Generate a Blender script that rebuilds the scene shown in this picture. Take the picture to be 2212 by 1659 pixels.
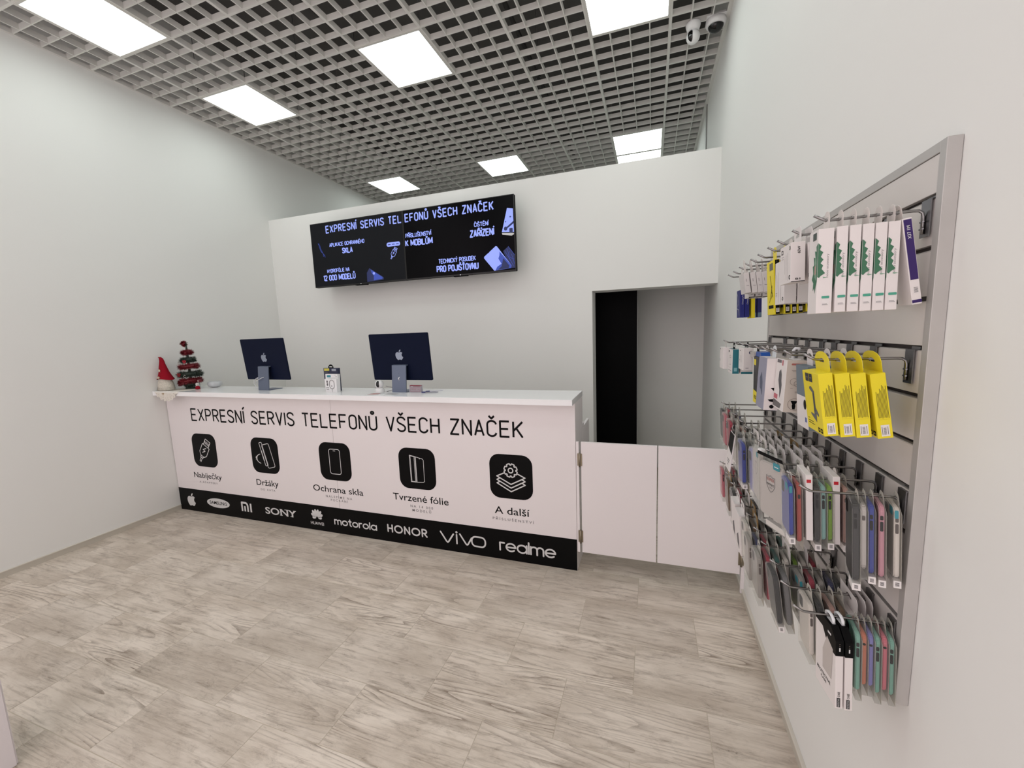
import bpy, bmesh, math, random
from mathutils import Vector, Matrix
R = math.radians
for o in list(bpy.data.objects):
    bpy.data.objects.remove(o)
S = bpy.context.scene
COL = S.collection
rnd = random.Random(7)

# ---------------------------------------------------------------- camera
cam = bpy.data.cameras.new('camera')
camo = bpy.data.objects.new('camera', cam)
COL.objects.link(camo)
YAW, PIT, ROL = 0.3328, -0.1270, -0.0358
f = Vector((-math.sin(YAW) * math.cos(PIT), math.cos(YAW) * math.cos(PIT), math.sin(PIT)))
r0 = Vector((math.cos(YAW), math.sin(YAW), 0))
u0 = r0.cross(f)
rt = r0 * math.cos(ROL) + u0 * math.sin(ROL)
up = -r0 * math.sin(ROL) + u0 * math.cos(ROL)
M = Matrix((rt, up, -f)).transposed().to_4x4()
M.translation = Vector((4.4958, -2.6127, 1.6555))
camo.matrix_world = M
cam.sensor_fit = 'HORIZONTAL'
cam.sensor_width = 36.0
cam.lens = 876.78 / 2212 * 36.0
cam.clip_start = 0.02
S.camera = camo

# ---------------------------------------------------------------- world, lamps, exposure
w = bpy.data.worlds.new('world')
S.world = w
w.use_nodes = True
bg = w.node_tree.nodes['Background']
bg.inputs[0].default_value = (1.0, 0.893, 0.902, 1)      # light of the mall hall in front of the shop
bg.inputs[1].default_value = 1.39
PANEL_STRENGTH = 5.5
PANEL_COLOR = (0.905, 1.0, 0.965, 1)
S.view_settings.view_transform = 'Standard'
S.view_settings.look = 'None'
S.view_settings.gamma = 1.0
S.view_settings.use_curve_mapping = False
S.view_settings.exposure = 0.0
S.cycles.transparent_max_bounces = 40
S.cycles.max_bounces = 8
S.cycles.sample_clamp_indirect = 6.0

# ---------------------------------------------------------------- measures
W, H = 5.0402, 3.9682            # room width, height of the grid ceiling
PY, PT = 1.3921, 3.1294          # partition front plane and top
DL, DT = 3.9558, 2.0177          # door opening: left edge, top
ZT = 1.2168                      # worktop height
FRONT = -3.3
BACK = 4.75
SLAB = 4.8
XS = W - 0.0222                  # face of the slat panel


# ---------------------------------------------------------------- materials
def lin(c):
    c = c / 255.0
    return c / 12.92 if c <= 0.04045 else ((c + 0.055) / 1.055) ** 2.4


def rgb(*c):
    return (lin(c[0]), lin(c[1]), lin(c[2]), 1)


MATS = {}


def mat(name, color, rough=0.5, metal=0.0, spec=0.5, bump=0.0, bscale=200.0, vary=0.0, emit=0.0):
    if name in MATS:
        return MATS[name]
    m = bpy.data.materials.new(name)
    m.use_nodes = True
    nt = m.node_tree
    b = nt.nodes['Principled BSDF']
    c = rgb(*color)
    b.inputs['Base Color'].default_value = c
    b.inputs['Roughness'].default_value = rough
    b.inputs['Metallic'].default_value = metal
    b.inputs['Specular IOR Level'].default_value = spec
    if emit:
        b.inputs['Emission Color'].default_value = c
        b.inputs['Emission Strength'].default_value = emit
    if bump or vary:
        tc = nt.nodes.new('ShaderNodeTexCoord')
        n = nt.nodes.new('ShaderNodeTexNoise')
        n.inputs['Scale'].default_value = bscale
        n.inputs['Detail'].default_value = 4
        nt.links.new(tc.outputs['Object'], n.inputs['Vector'])
        if bump:
            bp = nt.nodes.new('ShaderNodeBump')
            bp.inputs['Strength'].default_value = bump
            bp.inputs['Distance'].default_value = 0.002
            nt.links.new(n.outputs['Fac'], bp.inputs['Height'])
            nt.links.new(bp.outputs['Normal'], b.inputs['Normal'])
        if vary:
            mx = nt.nodes.new('ShaderNodeMix')
            mx.data_type = 'RGBA'
            mx.inputs[6].default_value = tuple(v * (1 - vary) for v in c[:3]) + (1,)
            mx.inputs[7].default_value = tuple(min(1, v * (1 + vary)) for v in c[:3]) + (1,)
            nt.links.new(n.outputs['Fac'], mx.inputs[0])
            nt.links.new(mx.outputs[2], b.inputs['Base Color'])
    MATS[name] = m
    return m


def clear_mat(name, tint=(255, 255, 255), alpha=0.12, rough=0.08):
    if name in MATS:
        return MATS[name]
    m = bpy.data.materials.new(name)
    m.use_nodes = True
    nt = m.node_tree
    for n in list(nt.nodes):
        nt.nodes.remove(n)
    out = nt.nodes.new('ShaderNodeOutputMaterial')
    tr = nt.nodes.new('ShaderNodeBsdfTransparent')
    tr.inputs[0].default_value = rgb(*tint)
    pb = nt.nodes.new('ShaderNodeBsdfPrincipled')
    pb.inputs['Base Color'].default_value = rgb(*tint)
    pb.inputs['Roughness'].default_value = rough
    fr = nt.nodes.new('ShaderNodeLayerWeight')
    fr.inputs[0].default_value = 0.35
    mm = nt.nodes.new('ShaderNodeMath')
    mm.operation = 'MULTIPLY_ADD'
    mm.inputs[1].default_value = 0.55
    mm.inputs[2].default_value = alpha
    mm.use_clamp = True
    mx = nt.nodes.new('ShaderNodeMixShader')
    nt.links.new(fr.outputs['Fresnel'], mm.inputs[0])
    nt.links.new(mm.outputs[0], mx.inputs[0])
    nt.links.new(tr.outputs[0], mx.inputs[1])
    nt.links.new(pb.outputs[0], mx.inputs[2])
    nt.links.new(mx.outputs[0], out.inputs[0])
    MATS[name] = m
    return m


def wood_tile_mat():
    m = bpy.data.materials.new('wood_look_tile')
    m.use_nodes = True
    nt = m.node_tree
    N, L = nt.nodes, nt.links
    b = N['Principled BSDF']
    oi = N.new('ShaderNodeObjectInfo')
    tc = N.new('ShaderNodeTexCoord')
    off = N.new('ShaderNodeVectorMath'); off.operation = 'MULTIPLY_ADD'
    cmb = N.new('ShaderNodeCombineXYZ')
    for i in range(3):
        L.new(oi.outputs['Random'], cmb.inputs[i])
    off.inputs[1].default_value = (37.0, 53.0, 11.0)
    L.new(cmb.outputs[0], off.inputs[0])
    L.new(tc.outputs['Object'], off.inputs[2])

    def noise(scale, sx, sy, detail=5, dist=0.0, rough=0.6):
        mp = N.new('ShaderNodeMapping')
        mp.inputs['Scale'].default_value = (sx, sy, 1)
        L.new(off.outputs[0], mp.inputs[0])
        n = N.new('ShaderNodeTexNoise')
        n.inputs['Scale'].default_value = scale
        n.inputs['Detail'].default_value = detail
        n.inputs['Roughness'].default_value = rough
        n.inputs['Distortion'].default_value = dist
        L.new(mp.outputs[0], n.inputs['Vector'])
        return n.outputs['Fac']

    def ramp(fac, p0, p1, c0=0.0, c1=1.0):
        r = N.new('ShaderNodeMapRange')
        r.inputs[1].default_value = p0; r.inputs[2].default_value = p1
        r.inputs[3].default_value = c0; r.inputs[4].default_value = c1
        L.new(fac, r.inputs[0])
        return r.outputs[0]

    def math_(op, a, bb):
        n = N.new('ShaderNodeMath'); n.operation = op
        for i, v in enumerate((a, bb)):
            if isinstance(v, (int, float)):
                n.inputs[i].default_value = v
            else:
                L.new(v, n.inputs[i])
        return n.outputs[0]

    def mix(fac, a, bb):
        n = N.new('ShaderNodeMix'); n.data_type = 'RGBA'
        L.new(fac, n.inputs[0])
        for i, v in ((6, a), (7, bb)):
            if isinstance(v, tuple):
                n.inputs[i].default_value = v
            else:
                L.new(v, n.inputs[i])
        return n.outputs[2]

    cloud = ramp(noise(2.2, 1, 2.6, 5, 0.2, 0.6), 0.36, 0.64)
    streak = ramp(noise(3.6, 1.0, 17.0, 8, 0.25, 0.70), 0.49, 0.68)
    thin = ramp(noise(5.0, 1.0, 46.0, 6, 0.15, 0.72), 0.52, 0.68)
    fine = ramp(noise(22.0, 1.0, 9.0, 6, 0.2, 0.75), 0.40, 0.66)
    blot = ramp(noise(5.5, 1.0, 2.8, 9, 0.5, 0.76), 0.50, 0.66)
    speck = ramp(noise(60.0, 1.0, 1.6, 4, 0.3, 0.75), 0.58, 0.70)
    # grain lines: contour bands of a stretched noise field (flame figure and knots)
    fld = noise(1.15, 0.62, 6.2, 2, 0.18, 0.30)
    band = math_('FRACT', math_('MULTIPLY', fld, 19.0), 0)
    bandl = ramp(band, 0.0, 0.42, 1.0, 0.0)
    gate_ = ramp(noise(1.5, 0.8, 4.5, 3, 0.3), 0.46, 0.58)
    grain = math_('MULTIPLY', math_('MULTIPLY', bandl, gate_), ramp(oi.outputs['Random'], 0.45, 0.85, 0.10, 0.90))
    grain = math_('MULTIPLY', grain, ramp(fine, 0.0, 1.0, 1.0, 0.45))
    c = mix(cloud, rgb(226, 215, 202), rgb(194, 181, 166))
    c = mix(math_('MULTIPLY', streak, 0.62), c, rgb(160, 145, 129))
    c = mix(math_('MULTIPLY', thin, math_('MULTIPLY', streak, 0.55)), c, rgb(128, 113, 98))
    c = mix(math_('MULTIPLY', blot, ramp(streak, 0.0, 1.0, 0.42, 0.95)), c, rgb(132, 117, 101))
    c = mix(math_('MULTIPLY', fine, 0.28), c, rgb(226, 217, 206))
    c = mix(math_('MULTIPLY', speck, math_('MULTIPLY', blot, 0.75)), c, rgb(108, 94, 81))
    c = mix(grain, c, rgb(122, 106, 91))
    tint = ramp(oi.outputs['Random'], 0, 1, 0.94, 1.06)
    mu = N.new('ShaderNodeMix'); mu.data_type = 'RGBA'; mu.blend_type = 'MULTIPLY'
    mu.inputs[0].default_value = 1.0
    cc = N.new('ShaderNodeCombineColor')
    for i in range(3):
        L.new(tint, cc.inputs[i])
    L.new(c, mu.inputs[6]); L.new(cc.outputs[0], mu.inputs[7])
    L.new(mu.outputs[2], b.inputs['Base Color'])
    b.inputs['Roughness'].default_value = 0.42
    b.inputs['Specular IOR Level'].default_value = 0.35
    bp = N.new('ShaderNodeBump')
    bp.inputs['Strength'].default_value = 0.12
    bp.inputs['Distance'].default_value = 0.001
    L.new(streak, bp.inputs['Height'])
    L.new(bp.outputs['Normal'], b.inputs['Normal'])
    return m


WALL = mat('white_wall_paint', (234, 234, 231), 0.85, spec=0.2, bump=0.05, bscale=90)
GREYW = mat('grey_wall_paint', (232, 232, 228), 0.85, spec=0.2)
LAM = mat('white_laminate', (236, 230, 231), 0.35, spec=0.4)
GLOSSW = mat('glossy_white_laminate', (246, 246, 247), 0.10, spec=0.5)
EDGE = mat('white_edge_band', (238, 236, 236), 0.4)
BLACKV = mat('black_vinyl', (4, 4, 5), 0.45, spec=0.12)
PRINTK = mat('black_print', (7, 7, 8), 0.5, spec=0.12)
PRINTG = mat('grey_print', (110, 106, 108), 0.6, spec=0.2)
PRINTW = mat('white_print', (214, 214, 214), 0.5, spec=0.2)
CHROME = mat('chrome_wire', (150, 148, 147), 0.22, metal=1.0)
STEEL = mat('zinc_plate', (140, 140, 142), 0.32, metal=1.0, vary=0.1, bscale=60)
ALU = mat('brushed_aluminium', (190, 187, 184), 0.45, metal=0.35, vary=0.08, bscale=14)
GROOVE = mat('dark_groove', (58, 50, 48), 0.5, metal=0.3)
SLATM = mat('white_slat_board', (210, 204, 200), 0.20, spec=0.6)
GRIDM = mat('grid_white', (222, 221, 216), 0.6, spec=0.3)
CONC = mat('dark_concrete', (92, 90, 88), 0.9, vary=0.25, bscale=1.5)
BLACKP = mat('matte_black', (3, 3, 4), 0.6, spec=0.08)
GLASSK = mat('black_glass', (4, 4, 5), 0.08, spec=0.5)
BASEB = mat('beige_baseboard', (196, 190, 178), 0.5, vary=0.05, bscale=8)
BASET = mat('cream_cap', (216, 211, 200), 0.45)
GROUT = mat('pale_grout', (198, 188, 172), 0.9)
BRASS = mat('nickel_hinge', (150, 140, 122), 0.35, metal=0.9)
WPLAST = mat('white_plastic', (232, 232, 232), 0.35)
TILE = wood_tile_mat()


# ---------------------------------------------------------------- object helpers
def link(name, me, parent=None, m=None):
    o = bpy.data.objects.new(name, me)
    COL.objects.link(o)
    if parent is not None:
        o.parent = parent
    if m is not None and me is not None:
        for q in (m if isinstance(m, (list, tuple)) else [m]):
            me.materials.append(q)
    return o


def tag(o, label=None, cat=None, group=None, kind=None):
    if label: o['label'] = label
    if cat: o['category'] = cat
    if group: o['group'] = group
    if kind: o['kind'] = kind
    return o


def thing(name, label, cat, loc=(0, 0, 0), rot=(0, 0, 0), group=None):
    o = link(name, None)
    o.location = loc
    o.rotation_euler = rot
    o.empty_display_size = 0.05
    return tag(o, label, cat, group)


class MB:
    """collects shapes into one bmesh"""
    def __init__(self):
        self.bm = bmesh.new()

    def box(self, x0, x1, y0, y1, z0, z1, mi=0, faces=None):
        v = [self.bm.verts.new(p) for p in ((x0, y0, z0), (x1, y0, z0), (x1, y1, z0), (x0, y1, z0),
                                            (x0, y0, z1), (x1, y0, z1), (x1, y1, z1), (x0, y1, z1))]
        # order: bottom, top, -y, +x, +y, -x
        for k, q in enumerate(((3, 2, 1, 0), (4, 5, 6, 7), (0, 1, 5, 4), (1, 2, 6, 5), (2, 3, 7, 6), (3, 0, 4, 7))):
            fc = self.bm.faces.new([v[i] for i in q])
            fc.material_index = faces[k] if faces else mi
        return self

    def quad(self, a, b, c, d, mi=0):
        fc = self.bm.faces.new([self.bm.verts.new(p) for p in (a, b, c, d)])
        fc.material_index = mi
        return self

    def tube(self, pts, rad, seg=8, mi=0, cap=True, taper=None):
        pts = [Vector(p) for p in pts]
        rings = []
        prev = None
        for i, p in enumerate(pts):
            t = (pts[min(i + 1, len(pts) - 1)] - pts[max(i - 1, 0)]).normalized()
            if prev is None:
                a = Vector((0, 0, 1)) if abs(t.z) < 0.9 else Vector((0, 1, 0))
                n = t.cross(a).normalized()
            else:
                n = (prev - t * prev.dot(t)).normalized()
            prev = n
            b2 = t.cross(n)
            rr = rad if taper is None else rad * taper[i]
            rings.append([self.bm.verts.new(p + (n * math.cos(2 * math.pi * k / seg) + b2 * math.sin(2 * math.pi * k / seg)) * rr) for k in range(seg)])
        for a, b2 in zip(rings, rings[1:]):
            for k in range(seg):
                fc = self.bm.faces.new((a[k], a[(k + 1) % seg], b2[(k + 1) % seg], b2[k]))
                fc.smooth = True
                fc.material_index = mi
        if cap:
            for rg in (rings[0][::-1], rings[-1]):
                self.bm.faces.new(rg).material_index = mi
        return self

    def lathe(self, prof, seg=24, mi=0, center=(0, 0, 0), sx=1.0, sy=1.0):
        cx, cy, cz = center
        rings = []
        for r_, z in prof:
            if r_ < 1e-6:
                rings.append([self.bm.verts.new((cx, cy, cz + z))])
            else:
                rings.append([self.bm.verts.new((cx + sx * r_ * math.cos(2 * math.pi * k / seg), cy + sy * r_ * math.sin(2 * math.pi * k / seg), cz + z)) for k in range(seg)])
        for a, b2 in zip(rings, rings[1:]):
            for k in range(seg):
                k2 = (k + 1) % seg
                if len(a) == 1 and len(b2) == 1:
                    continue
                if len(a) == 1:
                    q = (a[0], b2[k2], b2[k])
                elif len(b2) == 1:
                    q = (a[k], a[k2], b2[0])
                else:
                    q = (a[k], a[k2], b2[k2], b2[k])
                fc = self.bm.faces.new(q)
                fc.smooth = True
                fc.material_index = mi
        return self

    def prism(self, pts, n0, n1, axis='x', mi=0, side_mi=None):
        """2D outline extruded along an axis. pts (a,b): axis x -> (y,z); axis y -> (x,z); axis z -> (x,y)"""
        def P(p, t):
            return {'x': (t, p[0], p[1]), 'y': (p[0], t, p[1]), 'z': (p[0], p[1], t)}[axis]
        A = [self.bm.verts.new(P(p, n0)) for p in pts]
        B = [self.bm.verts.new(P(p, n1)) for p in pts]
        fa = self.bm.faces.new(A); fb = self.bm.faces.new(B[::-1])
        fa.material_index = fb.material_index = mi
        for i in range(len(pts)):
            j = (i + 1) % len(pts)
            fc = self.bm.faces.new((A[j], A[i], B[i], B[j]))
            fc.material_index = mi if side_mi is None else side_mi
        return self

    def mesh(self, name='mesh', bevel=0.0, bseg=2):
        bm = self.bm
        if bevel:
            bmesh.ops.bevel(bm, geom=[e for e in bm.edges], offset=bevel, segments=bseg, affect='EDGES', clamp_overlap=True)
        bmesh.ops.recalc_face_normals(bm, faces=bm.faces)
        me = bpy.data.meshes.new(name)
        bm.to_mesh(me)
        bm.free()
        return me

    def obj(self, name, m, parent=None, bevel=0.0, bseg=2):
        return link(name, self.mesh(name, bevel, bseg), parent, m)


def rrect(w_, h_, r_, n=5, cx=0.0, cy=0.0):
    p = []
    for sx, sy, a0 in ((1, 1, 0), (-1, 1, 90), (-1, -1, 180), (1, -1, 270)):
        for k in range(n + 1):
            a = R(a0 + 90 * k / n)
            p.append((cx + sx * (w_ / 2 - r_) + r_ * math.cos(a), cy + sy * (h_ / 2 - r_) + r_ * math.sin(a)))
    return p


def circle(r_, n=24, cx=0.0, cy=0.0, ry=None):
    return [(cx + r_ * math.cos(2 * math.pi * k / n), cy + (ry or r_) * math.sin(2 * math.pi * k / n)) for k in range(n)]


def place_verts(me, org, ex, ey):
    ex, ey, org = Vector(ex), Vector(ey), Vector(org)
    n = ex.cross(ey)
    for v in me.vertices:
        v.co = org + ex * v.co.x + ey * v.co.y + n * v.co.z


XF = ((1, 0, 0), (0, 0, 1))          # axes for things that face -y (towards the camera)


def flat_mesh(polys, thick=0.0006):
    c = bpy.data.curves.new('flat', 'CURVE')
    c.dimensions = '2D'
    c.fill_mode = 'BOTH'
    c.extrude = thick / 2
    for pl in polys:
        s = c.splines.new('POLY')
        s.points.add(len(pl) - 1)
        for i, q in enumerate(pl):
            s.points[i].co = (q[0], q[1], 0, 1)
        s.use_cyclic_u = True
    t = bpy.data.objects.new('flat', c)
    me = bpy.data.meshes.new_from_object(t)
    bpy.data.objects.remove(t)
    bpy.data.curves.remove(c)
    me.materials.clear()
    return me


def flat(name, polys, m, parent, org, ex=XF[0], ey=XF[1], thick=0.0006):
    me = flat_mesh(polys, thick)
    place_verts(me, org, ex, ey)
    return link(name, me, parent, m)


def text_mesh(s, offset=0.0, thick=0.0):
    c = bpy.data.curves.new('txt', 'FONT')
    c.body = s
    c.offset = offset
    c.extrude = thick
    c.resolution_u = 4
    t = bpy.data.objects.new('txt', c)
    me = bpy.data.meshes.new_from_object(t)
    bpy.data.objects.remove(t)
    bpy.data.curves.remove(c)
    me.materials.clear()
    return me


def words_text(s, m, parent, x0, width, z0, cap, offset):
    me = text_mesh(s, offset)
    full = max(v.co.x for v in me.vertices) - min(v.co.x for v in me.vertices)
    ref = min(v.co.x for v in me.vertices)
    bpy.data.meshes.remove(me)
    pre = ''
    for wd in s.split(' '):
        a = text_mesh(pre + wd, offset)
        xe = max(v.co.x for v in a.vertices)
        b = text_mesh(wd, offset)
        wl = max(v.co.x for v in b.vertices) - min(v.co.x for v in b.vertices)
        for q in (a, b):
            bpy.data.meshes.remove(q)
        k = width / full
        text(wd, m, parent, (x0 + (xe - wl - ref) * k, -.0008, z0), wl * k, cap, offset=offset)
        pre += wd + ' '


def text(s, m, parent, org, width, cap, ex=XF[0], ey=XF[1], offset=0.0, name='lettering', center=False, sp=0):
    """text whose ink is `width` wide and whose capitals are `cap` high, baseline starting at org"""
    if sp:
        s = (' ' * sp).join(s)
    me = text_mesh(s, offset)
    xs = [v.co.x for v in me.vertices]
    x0, x1 = min(xs), max(xs)
    k = width / (x1 - x0)
    q = cap / 0.682
    for v in me.vertices:
        v.co.x = (v.co.x - x0) * k - (width / 2 if center else 0)
        v.co.y *= q
        v.co.z = 0
    place_verts(me, org, ex, ey)
    return link(name, me, parent, m)


def stroke_mesh(lines, width, seg=10):
    """polylines drawn with a round pen, as flat quads and discs"""
    bm = bmesh.new()
    h = width / 2
    lift = 0.0
    step = 1e-5
    for pl in lines:
        for a, b2 in zip(pl, pl[1:]):
            lift += step
            a, b2 = Vector(a).to_2d(), Vector(b2).to_2d()
            d = b2 - a
            if d.length < 1e-9:
                continue
            n = Vector((-d.y, d.x)).normalized() * h
            bm.faces.new([bm.verts.new((p.x, p.y, lift)) for p in (a + n, b2 + n, b2 - n, a - n)][::-1])
        closed = len(pl) > 2 and (Vector(pl[0]) - Vector(pl[-1])).length < 1e-7
        for p in (pl if seg > 6 else pl[1:] if closed else pl[1:-1]):
            lift += step
            bm.faces.new([bm.verts.new((p[0] + h * math.cos(2 * math.pi * k / max(seg, 8)), p[1] + h * math.sin(2 * math.pi * k / max(seg, 8)), lift)) for k in range(max(seg, 8))])
    me = bpy.data.meshes.new('strokes')
    bm.to_mesh(me)
    bm.free()
    return me


def strokes(name, lines, width, m, parent, org, ex=XF[0], ey=XF[1], seg=10):
    me = stroke_mesh(lines, width, seg)
    place_verts(me, org, ex, ey)
    return link(name, me, parent, m)


def arc(cx, cy, r_, a0, a1, n=14, ry=None):
    return [(cx + r_ * math.cos(R(a0 + (a1 - a0) * k / n)), cy + (ry or r_) * math.sin(R(a0 + (a1 - a0) * k / n))) for k in range(n + 1)]


def glyph(ch):
    """simple round stroke letters: x-height 1; returns (polylines, advance)"""
    if ch == 'o': return [arc(.5, .5, .5, 0, 360, 24)], 1.0
    if ch == 'a': return [arc(.5, .5, .5, 0, 360, 24), [(1, 1), (1, 0)]], 1.0
    if ch == 'r': return [[(0, 0), (0, 1)], [(0, .55)] + arc(.42, .55, .42, 180, 80, 8, .45)], .5
    if ch == 'R': return [[(0, 0), (0, 1), (.48, 1)]], .48          # r with a flat bar
    if ch == 'l': return [[(0, 0), (0, 1.45)]], 0.0
    if ch == 't': return [[(.25, 1.4), (.25, .25)] + arc(.5, .25, .25, 180, 270, 6), [(0, 1), (.5, 1)]], .5
    if ch == 'm': return [[(0, 0), (0, 1)], [(0, .6)] + arc(.33, .67, .33, 180, 0, 10) + [(.66, 0)], [(.66, .6)] + arc(.99, .67, .33, 180, 0, 10) + [(1.32, 0)]], 1.32
    if ch == 'e': return [arc(.5, .5, .5, -50, -360 + 0, 24)[::-1][::-1] if False else arc(.5, .5, .5, 0, 315, 24), [(0, .5), (1, .5)]], 1.0
    if ch == 'v': return [[(0, 1), (.42, .12)] + arc(.52, .16, .1, 200, 340, 6) + [(1.04, 1)]], 1.04
    if ch == 'i': return [[(0, 0), (0, 1)]], 0.0
    if ch == 'H': return [[(0, 0), (0, 1)], [(.62, 0), (.62, 1)], [(0, .5), (.62, .5)]], .62
    if ch == 'O': return [arc(.52, .5, .52, 0, 360, 24, .5)], 1.04
    if ch == 'N': return [[(0, 0), (0, 1), (.66, 0), (.66, 1)]], .66
    if ch == 'Q': return [[(0, 0), (0, 1), (.3, 1)] + arc(.3, .73, .27, 90, -90, 8) + [(0, .46)], [(.25, .46), (.6, 0)]], .6   # capital R
    return [], .4


def wordmark(name, s, m, parent, x0, x1, z0, h, pen, gap=0.32):
    lines, x = [], 0.0
    for ch in s:
        g, adv = glyph(ch)
        for pl in g:
            lines.append([(x + p[0], p[1]) for p in pl])
        x += adv + gap
    x -= gap
    k = (x1 - x0 - pen) / x
    kz = (h - pen)
    L2 = [[(pen / 2 + p[0] * k, pen / 2 + p[1] * kz) for p in pl] for pl in lines]
    return strokes(name, L2, pen, m, parent, (x0, -0.0016, z0))


def capital(ch, w=.42):
    """condensed capital, height 1: (polylines, width)"""
    a = w / 2
    top, bot = arc(a, .76, a, 0, 180, 8, .24), arc(a, .24, a, 180, 360, 8, .24)
    D = {'E': [[(w, 1), (0, 1), (0, 0), (w, 0)], [(0, .51), (w * .88, .51)]], 'F': [[(w, 1), (0, 1), (0, 0)], [(0, .50), (w * .85, .50)]],
         'X': [[(0, 0), (w, 1)], [(0, 1), (w, 0)]], 'N': [[(0, 0), (0, 1), (w, 0), (w, 1)]], 'I': [[(0, 0), (0, 1)]], 'V': [[(0, 1), (a, 0), (w, 1)]],
         'T': [[(0, 1), (w, 1)], [(a, 1), (a, 0)]], 'L': [[(0, 1), (0, 0), (w, 0)]], 'O': [top + bot + [top[0]]], '0': [top + bot + [top[0]]],
         'U': [[(0, 1)] + bot + [(w, 1)]], 'C': [arc(a, .76, a, 5, 180, 8, .24) + arc(a, .24, a, 180, 355, 8, .24)],
         'H': [[(0, 0), (0, 1)], [(w, 0), (w, 1)], [(0, .51), (w, .51)]], 'Z': [[(0, 1), (w, 1), (0, 0), (w, 0)]],
         'A': [[(0, 0), (a, 1), (w, 0)], [(w * .17, .30), (w * .83, .30)]], 'K': [[(0, 0), (0, 1)], [(w, 1), (0, .40)], [(w * .32, .58), (w, 0)]],
         'P': [[(0, 0), (0, 1), (w - .2, 1)] + arc(w - .21, .735, .21, 90, -90, 8, .265) + [(0, .47)]],
         'R': [[(0, 0), (0, 1), (w - .2, 1)] + arc(w - .21, .745, .21, 90, -90, 8, .255) + [(0, .49)], [(a, .49), (w, 0)]],
         'B': [[(0, .53), (0, 1), (w - .2, 1)] + arc(w - .21, .765, .20, 90, -90, 6, .235) + [(0, .53)], [(0, .53), (w - .21, .53)] + arc(w - .21, .265, .21, 90, -90, 6, .265) + [(0, 0), (0, .53)]],
         'D': [[(0, 0), (0, 1), (w - .22, 1)] + arc(w - .21, .76, .21, 90, 0, 5, .24) + arc(w - .21, .24, .21, 0, -90, 5, .24) + [(0, 0)]],
         'S': [arc(a, .77, a, 5, 180, 8, .23) + [(.015, .68), (.09, .585), (w - .09, .435), (w - .015, .335)] + arc(a, .23, a, 0, -175, 8, .23)],
         'Y': [[(0, 1), (a, .47), (w, 1)], [(a, .47), (a, 0)]], 'J': [[(w, 1)] + arc(a, .24, a, 0, -175, 8, .24)],
         '2': [arc(a, .77, a, 172, 0, 8, .23) + [(w, .68), (0, 0), (w, 0)]]}
    if ch == 'I': return D['I'], 0.0
    if ch == '1': return [[(0, .80), (.14, 1), (.14, 0)]], .14
    if ch == 'M': return [[(0, 0), (0, 1), (.28, .22), (.56, 1), (.56, 0)]], .56
    return D.get(ch, []), w if ch != ' ' else .22


def caps(s, m, parent, org, width, cap, pen, gap=.17, name='lettering'):
    import unicodedata
    lines, x, wid, wi = [], 0.0, [], 0
    for ch in s:
        if ch == ' ':
            wi += 1
        d = unicodedata.normalize('NFD', ch)
        g, w_ = capital(d[0])
        for pl in g:
            lines.append([(x + p[0], p[1]) for p in pl])
        cx = x + w_ / 2
        for k in d[1:]:
            if k == chr(0x301): lines.append([(cx - .03, 1.13), (cx + .10, 1.33)])
            if k == chr(0x30c): lines.append([(cx - .13, 1.32), (cx, 1.15), (cx + .13, 1.32)])
            if k == chr(0x30a): lines.append([(px, py) for px, py in arc(cx, 1.24, .085, 0, 360, 12)])
        wid += [wi] * (len(lines) - len(wid))
        x += w_ + gap
    x -= gap
    k, kz = (width - pen) / x, cap - pen
    L2 = [[(pen / 2 + px * k, pen / 2 + py * kz) for px, py in pl] for pl in lines]
    words, o = [[]], None
    for pl, wd in zip(L2, wid):
        if wd >= len(words):
            words.append([])
        words[wd].append(pl)
    for wl in words:
        o = strokes(name, wl, pen, m, parent, org, seg=6)
    return o


def svg(path, n=6):
    """tiny path reader: M m C c S s L l H h V v Z"""
    import re
    tok = re.findall(r'[A-Za-z]|-?\d*\.?\d+', path)
    i, cmd, cur, last, polys, pts = 0, None, (0, 0), None, [], []
    def num():
        nonlocal i
        v = float(tok[i]); i += 1
        return v
    while i < len(tok):
        if tok[i].isalpha():
            cmd = tok[i]; i += 1
        if cmd in 'Zz':
            polys.append(pts); pts = []
            continue
        rel = cmd.islower()
        ox, oy = cur if rel else (0, 0)
        c = cmd.lower()
        if c in 'ml':
            cur = (ox + num(), oy + num()); pts.append(cur); last = None
        elif c in 'cs':
            if c == 'c':
                c1 = (ox + num(), oy + num())
            else:
                c1 = (2 * cur[0] - last[0], 2 * cur[1] - last[1]) if last else cur
            c2 = (ox + num(), oy + num()); e = (ox + num(), oy + num())
            for k in range(1, n + 1):
                t = k / n; q = 1 - t
                pts.append(tuple(q ** 3 * cur[d] + 3 * q * q * t * c1[d] + 3 * q * t * t * c2[d] + t ** 3 * e[d] for d in (0, 1)))
            last, cur = c2, e
    if pts:
        polys.append(pts)
    return polys


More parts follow.
